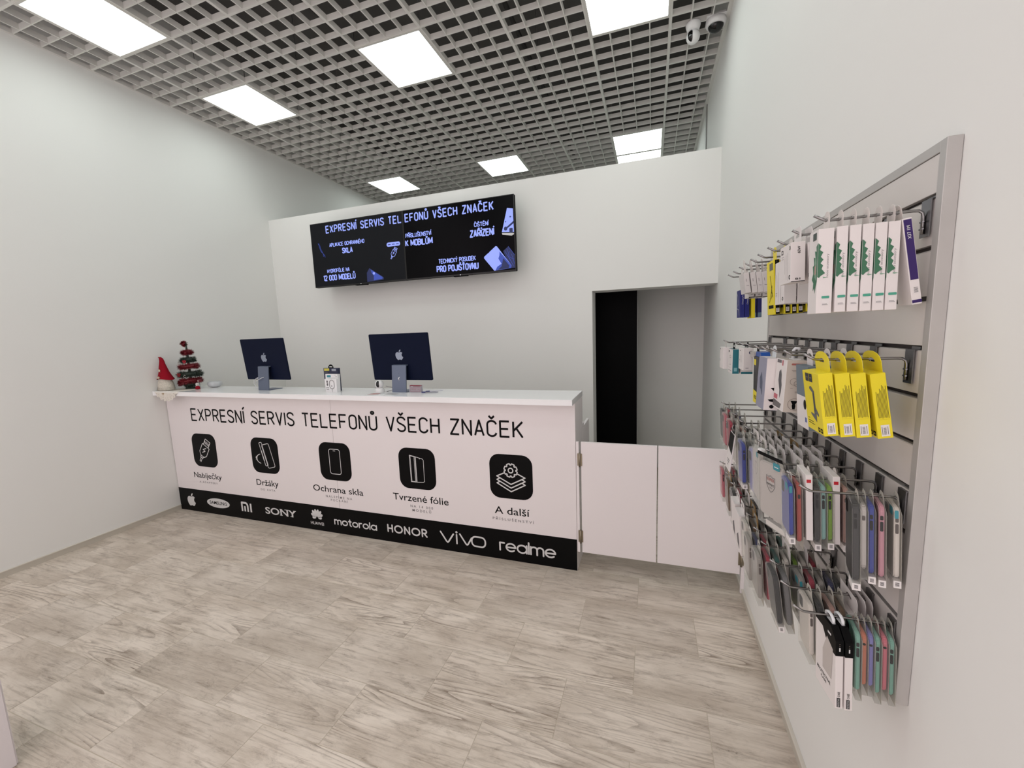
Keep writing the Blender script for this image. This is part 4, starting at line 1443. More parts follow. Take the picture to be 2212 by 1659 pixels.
strokes('printed_text', [[(-.0035, -.154 - k * .0022), (.0030, -.154 - k * .0022)] for k in range(5)], .0009, QRM, t, (0, ys_ - .0003, 0), SX[0], SX[1], 4)

# ---- top row, second and third hooks: white boxes
t = hang('charger_box', 'large white box with 60W print on the second top hook, nearest the hook tip', 'box', -1.39, 4.842, zA, 2.0)
carton(t, .085, .030, .094, .020, CARD, CARD)
tab(t, .05, .020, .020, CARD, -.004, round_=False)
ys_ = -.0429
text('60W', PRINTK, t, (-.0105, ys_, -.047), .017, .0055, UPX[0], UPX[1], offset=.015, name='printed_text')
text('B1', PRINTK, t, (-.020, ys_, -.109), .010, .0042, offset=.02, name='printed_text')
flat('black_line', [[(-.0295, -.1138), (-.0005, -.1138), (-.0005, -.1122), (-.0295, -.1122)]], PRINTK, t, (0, ys_, 0), SX[0], SX[1], .0002)
strokes('logo', [loop([(-.010 - .02, -.038), (-.010 - .008, -.038), (-.010 - .008, -.030), (-.010 - .02, -.030)])], .0022, PRINTK, t, (-.0304, 0, 0), FX[0], FX[1], 4)
strokes('printed_text', [[(-.030, -.046), (-.012, -.046)], [(-.030, -.051), (-.014, -.051)], [(-.004, -.05), (-.004, -.09)], [(.008, -.045), (.008, -.104)], [(.018, -.04), (.018, -.108)]], .0008, PRINTG, t, (-.0304, 0, 0), FX[0], FX[1], 4)
flat('logo', [circle(.0048, 12, .036, -.032), circle(.0034, 12, .036, -.032)], PRINTK, t, (-.0304, 0, 0), FX[0], FX[1], .0002)
flat('logo', [circle(.0056, 12, .034, -.101), circle(.0036, 12, .034, -.101)], PRINTK, t, (-.0304, 0, 0), FX[0], FX[1], .0002)
t = hang('charger_box', 'white box hanging tilted behind the 60W box on the second top hook', 'box', -1.39, 4.866, zA, 7)
carton(t, .085, .022, .092, .022, CARD, CARD)
tab(t, .05, .022, .018, CARD, -.004, round_=False)
flat('logo', [circle(.005, 12, .034, -.098), circle(.003, 12, .034, -.098)], PRINTK, t, (-.0224, 0, 0), FX[0], FX[1], .0002)
for i, (x, d, lean) in enumerate(((4.862, .029, 1.5), (4.893, .028, 1.5), (4.923, .028, 1.5))):
    t = hang('charger_box', 'long white box with line drawings on the third top hook, %s from its tip' % ORD[i], 'box', -1.262, x, zA, lean)
    carton(t, .085, d, .118, .042, CARD, CARDG)
    tab(t, .034, .042, .016, TABC, -.004)
    strokes('printed_text', [[(-.03, -.075), (-.022, -.10), (-.026, -.14)], [(-.012, -.07), (-.004, -.155)], [(.01, -.08), (.016, -.155)], [(-.036, -.128), (-.02, -.128)], [(-.036, -.134), (-.022, -.134)]], .0009, PRINTG, t, (-d - .0004, 0, 0), FX[0], FX[1], 4)
    flat('logo', [circle(.005, 12, .032, -.146), circle(.003, 12, .032, -.146)], PRINTK, t, (-d - .0004, 0, 0), FX[0], FX[1], .0002)
# ---- fourth hook: yellow boxes with black sides
yb0 = None
for i, (x, z) in enumerate(((4.848, 0), (4.873, .002), (4.890, .001), (4.906, .002), (4.928, .005))):
    lab = 'yellow cable box with black side on the fourth top hook, %s' % ('frontmost of five' if i == 0 else '%s of five' % ORD[i])
    if yb0 is None:
        t = hang('cable_box', lab, 'box', -1.158, x, zA, 3.0, 0, 'yellow and black boxes on the fourth top hook')
        d, w_ = .0150, .075
        carton(t, w_, d, .160, .0265, YEL, BLACKV, YEL)
        tab(t, .032, .0265, .014, YEL, -.002)
        ys_ = -w_ / 2 - .0004
        flat('yellow_edge', [[(-.0149, -.1864), (-.0116, -.1864), (-.0116, -.0266), (-.0149, -.0266)]], YEL, t, (0, ys_ + .0002, 0), SX[0], SX[1], .0002)
        s = flat('price_label', [[(-.0100, -.180), (-.0020, -.180), (-.0020, -.168), (-.0100, -.168)]], PRICE, t, (0, ys_, 0), SX[0], SX[1], .0002)
        strokes('printed_text', [[(-.0085, -.170 - k * .0022), (-.0035, -.170 - k * .0022)] for k in range(4)], .0010, QRM, s, (0, ys_ - .0003, 0), SX[0], SX[1], 4)
        strokes('printed_text', [[(-.0070, -.030 - k * .007), (-.0070, -.034 - k * .007)] for k in range(18)], .0018, mat('dim_print', (60, 58, 30), 0.6), t, (0, ys_, 0), SX[0], SX[1], 4)
        flat('logo', [[(-.005, -.055), (.030, -.055), (.030, -.034), (-.005, -.034)]], mat('grey_print_box', (104, 104, 92), 0.6), t, (-d - .0004, 0, 0), FX[0], FX[1], .0002)
        strokes('picture', [[(0, -.07), (.02, -.125), (.005, -.14)], [(.02, -.10), (-.01, -.15)], [(.012, -.118), (.024, -.135)]], .0028, PRINTK, t, (-d - .0004, 0, 0), FX[0], FX[1], 5)
        flat('logo', [[(-.02, -.168), (.03, -.168), (.03, -.158), (-.02, -.158)]], PRINTK, t, (-d - .0004, 0, 0), FX[0], FX[1], .0002)
        yb0 = t
    else:
        t = copy_tree(yb0)
        t['label'] = lab
    t.location = (x, -1.158, zA + z)
    t.rotation_euler = (0, -R(3.0), 0)
# ---- farther top hooks: grey-white boxes and blue boxes
g0 = None
for i, x in enumerate((4.810, 4.830, 4.848, 4.865)):
    lab = 'grey white box on the sixth top hook, %s from its tip' % ORD[i]
    if g0 is None:
        t = hang('charger_box', lab, 'box', -.932, x, zA, 9, 0, 'grey white boxes on the sixth top hook')
        carton(t, .080, .0165, .070, .034, CARDG, CARDG)
        tab(t, .030, .034, .014, TABC, -.003)
        strokes('printed_text', [[(-.010, -.055), (-.010, -.065)], [(-.012, -.078), (-.004, -.080)]], .0012, PRINTG, t, (0, -.0404, 0), SX[0], SX[1], 4)
        g0 = t
    else:
        t = copy_tree(g0)
        t['label'] = lab
    t.location = (x, -.932, zA)
    t.rotation_euler = (0, -R(8), 0)
l0 = None
for i, x in enumerate((4.852, 4.875, 4.897)):
    lab = 'white box with a dark bottom line on the seventh top hook, %s from its tip' % ORD[i]
    if l0 is None:
        t = hang('charger_box', lab, 'box', -.84, x, zA, 2, 0, 'white boxes on the seventh top hook')
        carton(t, .070, .020, .072, .044, CARDG, CARDG)
        tab(t, .030, .044, .014, TABC, -.003)
        flat('black_line', [[(-.0198, -.1158), (-.0002, -.1158), (-.0002, -.1132), (-.0198, -.1132)]], PRINTK, t, (0, -.0354, 0), SX[0], SX[1], .0002)
        strokes('printed_text', [[(-.013, -.105), (-.006, -.105)], [(-.0015, -.112), (-.0015, -.103)]], .0013, PRINTK, t, (0, -.0354, 0), SX[0], SX[1], 4)
        l0 = t
    else:
        t = copy_tree(l0)
        t['label'] = lab
    t.location = (x, -.84, zA)
for hk, y, xs_, lab0 in (('eighth', -.735, (4.840, 4.857), 'cobalt blue box with white swirl'), ('ninth', -.607, (4.909, 4.928), 'dark blue box with pale foot')):
    b0 = None
    for i, x in enumerate(xs_):
        lab = '%s on the %s top hook, %s its tip' % (lab0, hk, 'nearest' if i == 0 else 'second from')
        if b0 is None:
            t = hang('cable_box', lab, 'box', y, x, zA, 1.5, 0, 'blue boxes on the %s top hook' % hk)
            carton(t, .065, .0155, .108, .078, BLUEB, BLUEB)
            tab(t, .030, .078, .012, TABC, -.003)
            ys_ = -.0329
            if hk == 'eighth':
                text('Charging Box', PRINTW, t, (-.0045, ys_, -.135), .042, .0042, UPX[0], UPX[1], name='printed_text')
                strokes('picture', [[(-.024, -.09), (-.010, -.10), (0, -.13), (-.012, -.14)], [(-.02, -.15), (.005, -.155), (.02, -.18)]], .0030, PRINTW, t, (-.0159, 0, 0), FX[0], FX[1], 5)
            else:
                flat('pale_foot', [[(-.0145, -.184), (-.001, -.184), (-.001, -.166), (-.0145, -.166)]], mat('pale_blue_print', (104, 134, 160), 0.5), t, (0, ys_, 0), SX[0], SX[1], .0002)
            b0 = t
        else:
            t = copy_tree(b0)
            t['label'] = lab
        t.location = (x, y, zA)
t = hang('cable_box', 'yellow backed box behind the cobalt blue boxes on the eighth top hook', 'box', -.735, 4.876, zA, 1.5)
carton(t, .074, .012, .114, .076, YEL, YEL)
tab(t, .030, .076, .012, TABC, -.003)

# ---- second row, first hook: four yellow holder boxes
zB = ROWS['B'][0]
y0_ = None
for i, (x, lean) in enumerate(((4.8545, 8.0), (4.8840, 8.0), (4.9120, 8.0), (4.9440, 9.5))):
    lab = 'yellow holder box with barcode sticker on the second row, %s' % ('frontmost of four' if i == 0 else 'last of four by the wall' if i == 3 else '%s of four' % ORD[i])
    if y0_ is None:
        t = hang('holder_box', lab, 'box', -1.540, x, zB, lean, 0, 'yellow holder boxes')
        d, w_, h, top = .0258, .096, .137, .0235
        carton(t, w_, d, h, top, YEL, YEL)
        tab(t, .078, top, .020, YEL, -.0008, round_=True)
        ys_ = -w_ / 2 - .0004
        side_lines(t, -d + .006, -.0035, -.118, -.046, 9, mat('brown_print', (88, 78, 22), 0.6), .00075, 5, True, y=ys_)
        strokes('printed_text', [[(-d + .006 + k * .0022, -.1205), (-d + .0063 + k * .0022, -.1205)] for k in range(9)], .0012, mat('brown_print', (88, 78, 22), 0.6), t, (0, ys_, 0), SX[0], SX[1], 5)
        stickerbox(t, -d + .0065, -.0050, -.156, -.132, ys_, 4)
        fx = -d - .0004
        for yy in (-.030, -.008):
            flat('logo', [[(yy, -.046), (yy + .019, -.046), (yy + .019, -.0275), (yy, -.0275)]], mat('charcoal_print', (44, 44, 44), 0.5), t, (fx, 0, 0), FX[0], FX[1], .0002)
            strokes('logo', [[(yy + .003, -.0365), (yy + .016, -.0365)]], .0028, PRINTG, t, (fx - .0003, 0, 0), FX[0], FX[1], 4)
        flat('picture', [[(-.012, -.058), (-.002, -.056), (.014, -.066), (.014, -.102), (.030, -.116), (.028, -.121), (.016, -.116), (.014, -.136), (-.016, -.122), (-.016, -.118), (.004, -.120), (.004, -.070), (-.012, -.063)]],
             mat('graphite_print', (92, 94, 96), 0.45), t, (fx, 0, 0), FX[0], FX[1], .0002)
        flat('picture', [[(.0055, -.072), (.0125, -.070), (.0125, -.112), (.0055, -.112)]], mat('graphite_dark', (58, 60, 64), 0.45), t, (fx - .0003, 0, 0), FX[0], FX[1], .0002)
        strokes('printed_text', [[(-.038, -.134), (-.03, -.134)], [(-.038, -.140), (-.008, -.140)], [(-.038, -.145), (.0, -.145)]], .0016, mat('brown_print', (88, 78, 22), 0.6), t, (fx, 0, 0), FX[0], FX[1], 4)
        for yy in (.018, .032):
            flat('logo', [[(yy, -.156), (yy + .010, -.156), (yy + .010, -.146), (yy, -.146)], circle(.0028, 8, yy + .005, -.151)], PRINTK, t, (fx, 0, 0), FX[0], FX[1], .0002)
        y0_ = t
    else:
        t = copy_tree(y0_)
        t['label'] = lab
    t.location = (x, -1.540, zB)
    t.rotation_euler = (0, -R(lean), 0)
# second hook: three slate boxes behind the yellow ones, white round tabs
s0 = None
for i, x in enumerate((4.8835, 4.9205, 4.9550)):
    lab = 'slate grey box with round white tab behind the yellow boxes, %s of three' % ORD[i]
    if s0 is None:
        t = hang('holder_box', lab, 'box', -1.378, x, zB, 4, 0, 'slate boxes with round white tabs')
        carton(t, .085, .021, .163, .026, mat('slate_carton', (104, 118, 128), 0.5), mat('slate_carton', (104, 118, 128), 0.5))
        tab(t, .040, .026, .017, CARD, -.002)
        flat('white_print', [[(-.042, -.188), (.042, -.188), (.042, -.105), (-.042, -.105)]], CARD, t, (-.0214, 0, 0), FX[0], FX[1], .0002)
        flat('picture', [circle(.010, 14, .020, -.125, .013)], PRINTK, t, (-.0218, 0, 0), FX[0], FX[1], .0002)
        flat('picture', [[(.020, -.170), (.030, -.170), (.030, -.158), (.020, -.158)]], mat('blue_print', (60, 84, 150), 0.5), t, (-.0218, 0, 0), FX[0], FX[1], .0002)
        s0 = t
    else:
        t = copy_tree(s0)
        t['label'] = lab
    t.location = (x, -1.378, zB)
    t.rotation_euler = (0, -R(4), 0)
# third hook: beige car holder box
t = hang('holder_box', 'beige car holder box with a red lozenge and white front on the second row', 'box', -1.240, 4.9045, zB, -2.4)
d, w_ = .047, .100
carton(t, w_, d, .148, .022, CARD, BEIGE)
ys_ = -w_ / 2 - .0004
cb = MB()
cb.tube([(-.020, 0, -.022), (-.020, 0, .004), (-.016, 0, .010), (-.008, 0, .010), (-.006, 0, .004)], .0045, 8)
cb.box(-.026, -.004, -.014, .014, -.0225, -.0195)
cb.obj('hanger_clip', mat('milky_plastic', (226, 228, 230), 0.35), t)
flat('red_lozenge', [rrect(.030, .0052, .0025, 3, -.021, -.033)], REDP, t, (0, ys_, 0), SX[0], SX[1], .0002)
strokes('picture', [loop(circle(.0095, 18, -.026, -.082)), loop(circle(.0080, 18, -.018, -.087)), loop(circle(.0165, 24, -.020, -.146))], .0008, mat('brown_line', (120, 108, 98), 0.6), t, (0, ys_, 0), SX[0], SX[1], 4)
flat('picture', [[(-.030, -.136), (-.012, -.136), (-.016, -.142), (-.018, -.146), (-.017, -.150), (-.018, -.160), (-.024, -.160), (-.026, -.150), (-.025, -.146), (-.027, -.142)]], PRINTK, t, (0, ys_, 0), SX[0], SX[1], .0002)
strokes('printed_text', [[(-.034, -.050), (-.014, -.050)], [(-.032, -.053), (-.016, -.053)], [(-.034, -.100), (-.028, -.100)], [(-.022, -.110), (-.004, -.110)], [(-.022, -.113), (-.004, -.113)]], .0008, mat('brown_line', (120, 108, 98), 0.6), t, (0, ys_, 0), SX[0], SX[1], 4)
fx = -d - .0004
flat('picture', [[(-.012, -.060), (.002, -.052), (.012, -.066), (.014, -.085), (.020, -.096), (.018, -.118), (.010, -.135), (.004, -.112), (-.006, -.098), (-.014, -.085)]], mat('graphite_dark', (58, 60, 64), 0.45), t, (fx, 0, 0), FX[0], FX[1], .0002)
flat('logo', [[(-.040, -.034), (.0, -.034), (.0, -.025), (-.040, -.025)]], PRINTG, t, (fx, 0, 0), FX[0], FX[1], .0002)
flat('red_print', [[(.008, -.040), (.018, -.040), (.018, -.025), (.008, -.025)], [(-.045, -.142), (-.010, -.142), (-.010, -.128), (-.045, -.128)]], mat('rose_print', (186, 92, 104), 0.5), t, (fx, 0, 0), FX[0], FX[1], .0002)
flat('picture', [[(-.048, -.165), (.020, -.165), (.030, -.150), (-.046, -.145)]], mat('grey_shot', (96, 92, 92), 0.5), t, (fx, 0, 0), FX[0], FX[1], .0002)
# fourth hook: lilac grey fronted box
t = hang('holder_box', 'white box with a lilac grey front and black pictograms left of the beige box', 'box', -1.140, 4.872, zB, -2.0)
d, w_ = .040, .095
carton(t, w_, d, .162, .022, LILAC, CARD)
tab(t, .040, .022, .015, mat('milky_plastic', (226, 228, 230), 0.35), -.010)
ys_ = -w_ / 2 - .0004
flat('picture', [[(-.024, -.114), (-.008, -.112), (-.008, -.124), (-.014, -.124)], [(-.030, -.150), (-.014, -.148), (-.012, -.158), (-.024, -.156)]], PRINTK, t, (0, ys_, 0), SX[0], SX[1], .0002)
flat('picture', [circle(.006, 16, -.018, -.172)], PRINTK, t, (0, ys_, 0), SX[0], SX[1], .0002)
text('HOLDER', mat('plum_print', (70, 46, 70), 0.5), t, (-.004, ys_, -.078), .034, .004, UPX[0], UPX[1], offset=.01, name='printed_text')
flat('picture', [[(-.02, -.09), (.0, -.07), (.016, -.10), (.02, -.14), (.004, -.125), (-.01, -.12)]], mat('slate_shot', (84, 90, 110), 0.5), t, (-d - .0004, 0, 0), FX[0], FX[1], .0002)
# fifth hook: black and yellow box with blue film top
t = hang('holder_box', 'black holder box with yellow foot and blue top on the second row', 'box', -1.045, 4.868, zB, 1.0)
d, w_ = .034, .088
carton(t, w_, d, .160, .026, mat('anthracite_print', (44, 44, 44), 0.4), BLACKV)
cbm = MB().prism([(-.044, -.026), (.044, -.026), (.030, -.010), (-.030, -.010)], -.030, -.004, 'x')
cbm.obj('blue_top', BLUE2, t)
tab(t, .030, .012, .012, TABC, -.004)
fx = -d - .0004
flat('yellow_print', [[(-.0438, -.1858), (.0438, -.1858), (.0438, -.150), (-.0438, -.142)]], YEL, t, (fx, 0, 0), FX[0], FX[1], .0002)
flat('yellow_print', [[(-.036, -.056), (-.010, -.056), (-.010, -.036), (-.036, -.036)]], YEL, t, (fx, 0, 0), FX[0], FX[1], .0002)
text('HOLDER', PRINTK, t, (fx - .0003, .030, -.172), .05, .012, FX[0], FX[1], offset=.02, name='printed_text')
strokes('picture', [[(-.01, -.07), (.012, -.09), (.03, -.092)], [(-.01, -.07), (-.004, -.11), (.02, -.13)], [(.0, -.095), (.03, -.10)]], .004, PRINTG, t, (fx, 0, 0), FX[0], FX[1], 6)
# sixth and seventh hooks
t = hang('charger_box', 'white box with a dark round mark beside the teal sided box on the second row', 'box', -.912, 4.842, zB, 0.5)
carton(t, .085, .031, .080, .002, CARD, CARDG)
flat('logo', [circle(.0062, 16, -.008, -.018)], mat('navy_print', (40, 44, 78), 0.5), t, (0, -.0429, 0), SX[0], SX[1], .0002)
strokes('printed_text', [[(-.024, -.074), (-.014, -.074)]], .002, PRINTG, t, (0, -.0429, 0), SX[0], SX[1], 4)
strokes('printed_text', [[(-.02, -.012), (-.005, -.012)], [(0, -.03), (.006, -.055)], [(-.024, -.045), (-.018, -.05)]], .003, PRINTG, t, (-.0314, 0, 0), FX[0], FX[1], 4)
tab(t, .036, .004, .014, BLACKP, -.015)
t = hang('charger_box', 'white box with a teal side, farthest along the second row of hooks', 'box', -.790, 4.820, zB, 0)
carton(t, .090, .024, .096, .012, CARD, TEALP)
strokes('picture', [loop(rrect(.034, .036, .006, 3, .0, -.056)), [(-.017, -.046), (.017, -.046)]], .0012, PRINTG, t, (-.0244, 0, 0), FX[0], FX[1], 4)
flat('logo', [[(-.036, -.026), (-.020, -.026), (-.020, -.018), (-.036, -.018)]], PRINTK, t, (-.0244, 0, 0), FX[0], FX[1], .0002)
strokes('printed_text', [[(-.034 + k * .014, -.086), (-.031 + k * .014, -.086)] for k in range(4)] + [[(-.034, -.096), (.03, -.098)]], .0016, PRINTG, t, (-.0244, 0, 0), FX[0], FX[1], 4)
flat('price_label', [[(-.018, -.098), (-.007, -.098), (-.007, -.084), (-.018, -.084)]], mat('pale_teal_print', (120, 170, 176), 0.5), t, (0, -.0454, 0), SX[0], SX[1], .0002)
tab(t, .036, .012, .014, BLACKP, -.012)
t = hang('charger_box', 'white box with teal underside behind the white marked box on the second row', 'box', -.800, 4.866, zB, 0)
carton(t, .08, .040, .096, .012, CARD, CARDG, TEALP)
flat('teal_foot', [[(-.0398, -.1078), (-.0002, -.1078), (-.0002, -.100), (-.0398, -.100)]], TEALP, t, (0, -.0404, 0), SX[0], SX[1], .0002)
tab(t, .036, .012, .014, BLACKP, -.012)
t = hang('charger_box', 'white box seen at the far left behind the teal sided box', 'box', -.668, 4.812, zB, 0)
carton(t, .085, .030, .090, .010, CARD, CARD)
tab(t, .036, .010, .014, TABC, -.015)
strokes('printed_text', [[(-.036, -.018), (-.026, -.018)], [(-.034, -.06), (-.028, -.07)]], .005, PRINTK, t, (-.0304, 0, 0), FX[0], FX[1], 4)
t = hang('phone_clip', 'clear phone holder with a black bracket hanging over the blue topped box', 'holder', -.985, 4.850, zB, 3)
MB().prism([(-.03, -.012), (.03, -.012), (.022, -.030), (-.022, -.030)], -.02, .02, 'x').obj('shell', CLEARB, t)
tab(t, .03, .012, .010, BLACKP, 0)

# ---- third and bottom rows: phone cases in clear blisters
CASEC = {'rose gold': (196, 158, 148), 'black': (30, 30, 32), 'silver': (178, 174, 170), 'blue': (20, 52, 158), 'pink': (206, 148, 164), 'white': (224, 218, 212),
         'red': (170, 58, 48), 'mint': (140, 186, 182), 'lime green': (128, 172, 36), 'sea green': (122, 176, 160), 'orange': (198, 118, 88), 'lavender': (126, 124, 190),
         'coral pink': (206, 112, 128), 'crimson': (176, 32, 66), 'grey': (112, 112, 114), 'navy': (30, 38, 96), 'teal': (36, 110, 104), 'brown': (112, 84, 52)}


def case_mat(c):
    if c == 'clear':
        return CLEARB
    return mat('case_' + c.replace(' ', '_'), CASEC[c], 0.38 if c != 'silver' else 0.25, metal=0.0 if c != 'silver' else 0.4)


case_cache = {}


def phone_case(label, color, y, x, zw, lean, top=.040, w_=.076, h=.150, d=.0108, cuts='two', price=True, tray=.0150, group=None, name='phone_case', yaw=0.0, header=None, teal=False):
    """case in a hanging blister: blister (with tab), case (with button cut-outs), card, price label"""
    t = hang(name, label, 'phone case', y, x, zw, lean, yaw, group)
    key = (color, top, w_, h, d, cuts, price, tray, header, teal)
    if key in case_cache:
        for ch in case_cache[key].children:
            copy_tree(ch, t)
        return t
    cm = case_mat(color)
    zc = -top - h / 2
    b = MB().prism(rrect(w_, h, .011, 4, 0, zc), -d / 2, d / 2, 'x')
    body = b.obj('case_shell', cm, t, .0022, 2)
    ys_ = -w_ / 2 - .0003
    dark = PRINTK if color not in ('white', 'silver', 'clear') else mat('brown_gap', (86, 76, 72), 0.6)
    zt = -top
    if cuts == 'two':
        for z, ln in ((zt - .026, .010), (zt - .045, .022)):
            flat('button_cutout', [rrect(.0052, ln, .0022, 3, 0, z)], dark, body, (0, ys_, 0), SX[0], SX[1], .0004)
    elif cuts == 'one':
        flat('button_cutout', [rrect(.0052, .011, .0022, 3, 0, zt - .030)], dark, body, (0, ys_, 0), SX[0], SX[1], .0004)
    elif cuts == 'dot':
        flat('button_cutout', [circle(.0030, 10, 0, zt - .022)], dark, body, (0, ys_, 0), SX[0], SX[1], .0004)
    cmv = flat('camera_opening', [rrect(.024, .030, .007, 3, -.020, zt - .024)], BLACKP, body, (-d / 2 - .0003, 0, 0), FX[0], FX[1], .0004)
    # blister: side walls and front, shoulders taper up to the tab
    W2, zb = w_ / 2 + .0042, -top - h - .018
    zs = -top + .003
    ol = [(-W2, zb), (W2, zb), (W2, zs - .016), (.019, zs + .016 if zs + .016 < -.008 else -.010), (.017, .004), (.010, .0125), (-.010, .0125), (-.017, .004), (-.019, zs + .016 if zs + .016 < -.008 else -.010), (-W2, zs - .016)]
    hole = [(-.009, -.004), (.009, -.004), (.009, .0005), (.004, .0045), (-.004, .0045), (-.009, .0005)]
    flat('blister_back', [ol, hole], CLEARE, t, (d / 2 + .0022, 0, 0), FX[0], FX[1], .0006)
    bl = MB()
    tp = [(-W2, zb), (W2, zb), (W2, zs - .014), (W2 - .018, zs + .004), (-W2 + .018, zs + .004), (-W2, zs - .014)]
    xa, xb = d / 2 + .0016 - tray, d / 2 + .0016
    n = len(tp)
    A = [bl.bm.verts.new((xa, p[0], p[1])) for p in tp]
    B = [bl.bm.verts.new((xb, p[0], p[1])) for p in tp]
    bl.bm.faces.new(A)
    for i in range(n):
        j = (i + 1) % n
        bl.bm.faces.new((A[i], A[j], B[j], B[i]))
    bl.obj('blister_front', CLEARP, t)
    if header == 'card':
        hc = [(-W2, -.034), (W2, -.034), (W2, .004), (W2 - .010, .021), (-W2, .021)]
        flat('header_card', [hc, hole], CARD, t, (d / 2 + .0032, 0, 0), FX[0], FX[1], .0008)
    if header == 'kraft':
        hc = [(-W2, -.050), (W2, -.050), (W2, .000), (W2 - .010, .015), (-W2, .015)]
        flat('header_card', [hc, hole], KRAFT, t, (d / 2 + .0032, 0, 0), FX[0], FX[1], .0008)
    if price:
        pl = MB().box(-d / 2 - .001, d / 2 + .002, -W2 - .0006, -W2 + .035, zb + .0005, zb + .0165).obj('price_label', PRICE, t)
        strokes('printed_text', [[(-.003, zb + .0055 + k * .0022), (.0035, zb + .0055 + k * .0022)] for k in range(4)], .0011, QRM, pl, (0, -W2 - .0010, 0), SX[0], SX[1], 4)
    if teal:
        flat('teal_sticker', [rrect(.022, .018, .004, 3, .020, -top - .010)], TEAL, t, (xa - .0003, 0, 0), FX[0], FX[1], .0003)
        flat('teal_sticker', [rrect(.006, .018, .002, 2, xa + .004, -top - .012)], TEAL, t, (0, -W2 - .0004, 0), SX[0], SX[1], .0003)
    case_cache[key] = t
    return t


def hookname(row_, i):
    return '%s hook of the %s' % (ORD[i], {'C': 'third row', 'D': 'bottom row'}[row_])


zC, zD = ROWS['C'][0], ROWS['D'][0]
# third row, first hook: five cases, turned almost edge-on
for col, x, top, h, cuts, pr, q in (('black', 4.9160, .008, .178, 'two', True, {'d': .0118, 'tray': .0132}), ('silver', 4.9305, .008, .150, 'one', False, {}), ('blue', 4.9440, .008, .158, 'two', True, {}),
                                    ('pink', 4.9620, .008, .163, 'two', True, {}), ('white', 4.9880, .010, .158, 'two', True, {'teal': True})):
    phone_case('%s phone case in a clear blister on the nearest third row hook' % col, col, -1.546, x + .008, zC, 3.2, top, .076, h, q.get('d', .0095), cuts, pr, q.get('tray', .0120), 'cases on the nearest third row hook', yaw=-12, teal=q.get('teal', False))
# third row, second hook
for col, x, top, h, cuts, pr, q in (('blue', 4.8225, .008, .135, None, True, {'teal': True}), ('red', 4.8395, .008, .150, 'one', False, {}), ('black', 4.8765, .008, .145, 'two', True, {}), ('mint', 4.8895, .008, .138, 'two', False, {}),
                                    ('lime green', 4.9025, .008, .138, 'two', True, {}), ('rose gold', 4.9345, .008, .140, 'one', True, {})):
    phone_case('%s phone case hanging on the second hook of the third row' % col, col, -1.450, x + .002, zC, 3.2, top, .076, h, .0095, cuts, pr, .0118, 'cases on the second third row hook', yaw=-3, teal=q.get('teal', False))
for x, lab, h in ((4.8695, 'slim white carton with a red mark between the red and black cases', .167), (4.9245, 'slim white carton with a red mark behind the lime green case', .170)):
    t = hang('case_box', lab, 'box', -1.450, x, zC, 3.2, -3)
    carton(t, .080, .0140, h, -.020, CARD, CARD)
    flat('red_mark', [[(-.0125, .000), (-.0035, .000), (-.0035, .008), (-.0125, .008)]], mat('red_label', (188, 28, 44), 0.5), t, (0, -.0404, 0), SX[0], SX[1], .0002)
    tab(t, .03, .005, .030, TABC, .001)
# third row, third hook: white protective pack with shield, clear cases behind
SHIELD = [(-.026, .030), (-.012, .028), (0, .034), (.012, .028), (.026, .030), (.026, -.006), (.014, -.026), (0, -.036), (-.014, -.026), (-.026, -.006)]
t = hang('case_pouch', 'white clear-bag phone case with a red and black shield print, front of the third row', 'phone case', -1.345, 4.822, zC, 3.2, 21)
b = MB().prism(rrect(.098, .160, .012, 3, 0, -.082), -.010, -.001, 'x')
b.obj('case_shell', mat('frosted_white', (204, 198, 196), 0.4), t, .002, 2)
flat('shield_print', [[(x * .70, z * .72 - .060) for x, z in SHIELD], [(x * .64, z * .66 - .060) for x, z in SHIELD]], PRINTG, t, (-.0104, 0, 0), FX[0], FX[1], .0002)
text('SUPER', REDP, t, (-.0106, .016, -.052), .032, .0085, FX[0], FX[1], offset=.02, name='printed_text')
text('PROTECT', PRINTK, t, (-.0106, .015, -.066), .030, .006, FX[0], FX[1], offset=.015, name='printed_text')
text('CASE', PRINTG, t, (-.0106, .006, -.074), .012, .004, FX[0], FX[1], name='printed_text')
flat('teal_sticker', [rrect(.026, .020, .003, 2, .028, -.002)], TEAL, t, (-.0130, 0, 0), FX[0], FX[1], .0003)
strokes('printed_text', [[(.020, -.003), (.036, -.003)]], .0026, PRINTW, t, (-.0134, 0, 0), FX[0], FX[1], 4)
W2 = .055
bl = MB()
tp = [(-W2, -.190), (W2, -.190), (W2, .012), (W2 - .012, .022), (-W2 + .012, .022), (-W2, .012)]
A = [bl.bm.verts.new((-.0125, p[0], p[1])) for p in tp]; B = [bl.bm.verts.new((.002, p[0], p[1])) for p in tp]
bl.bm.faces.new(A)
for i in range(6):
    bl.bm.faces.new((A[i], A[(i + 1) % 6], B[(i + 1) % 6], B[i]))
bl.obj('clear_bag', CLEARP, t)
flat('header_edge', [[(-.054, .014), (.054, .014), (.050, .024), (-.050, .024)]], PRINTK, t, (-.0128, 0, 0), FX[0], FX[1], .0004)
MB().box(-.012, .0, .036, .052, .022, .029).obj('white_cap', WPLAST, t)
pl = MB().box(-.012, .001, -.0556, .02, -.188, -.172).obj('price_label', PRICE, t)
strokes('printed_text', [[(-.009, -.184 + k * .0024), (-.002, -.184 + k * .0024)] for k in range(4)], .0011, QRM, pl, (0, -.0560, 0), SX[0], SX[1], 4)
for i, (col, x) in enumerate((('clear', 4.872), ('crimson', 4.894), ('clear', 4.916), ('navy', 4.938))):
    phone_case('%s phone case behind the shield print pack, %s on that hook' % (col, ORD[i + 1]), col, -1.345, x, zC, 3, .030, .076, .138, .0105, None, False, .0145, header='card' if i in (0, 2) else None)
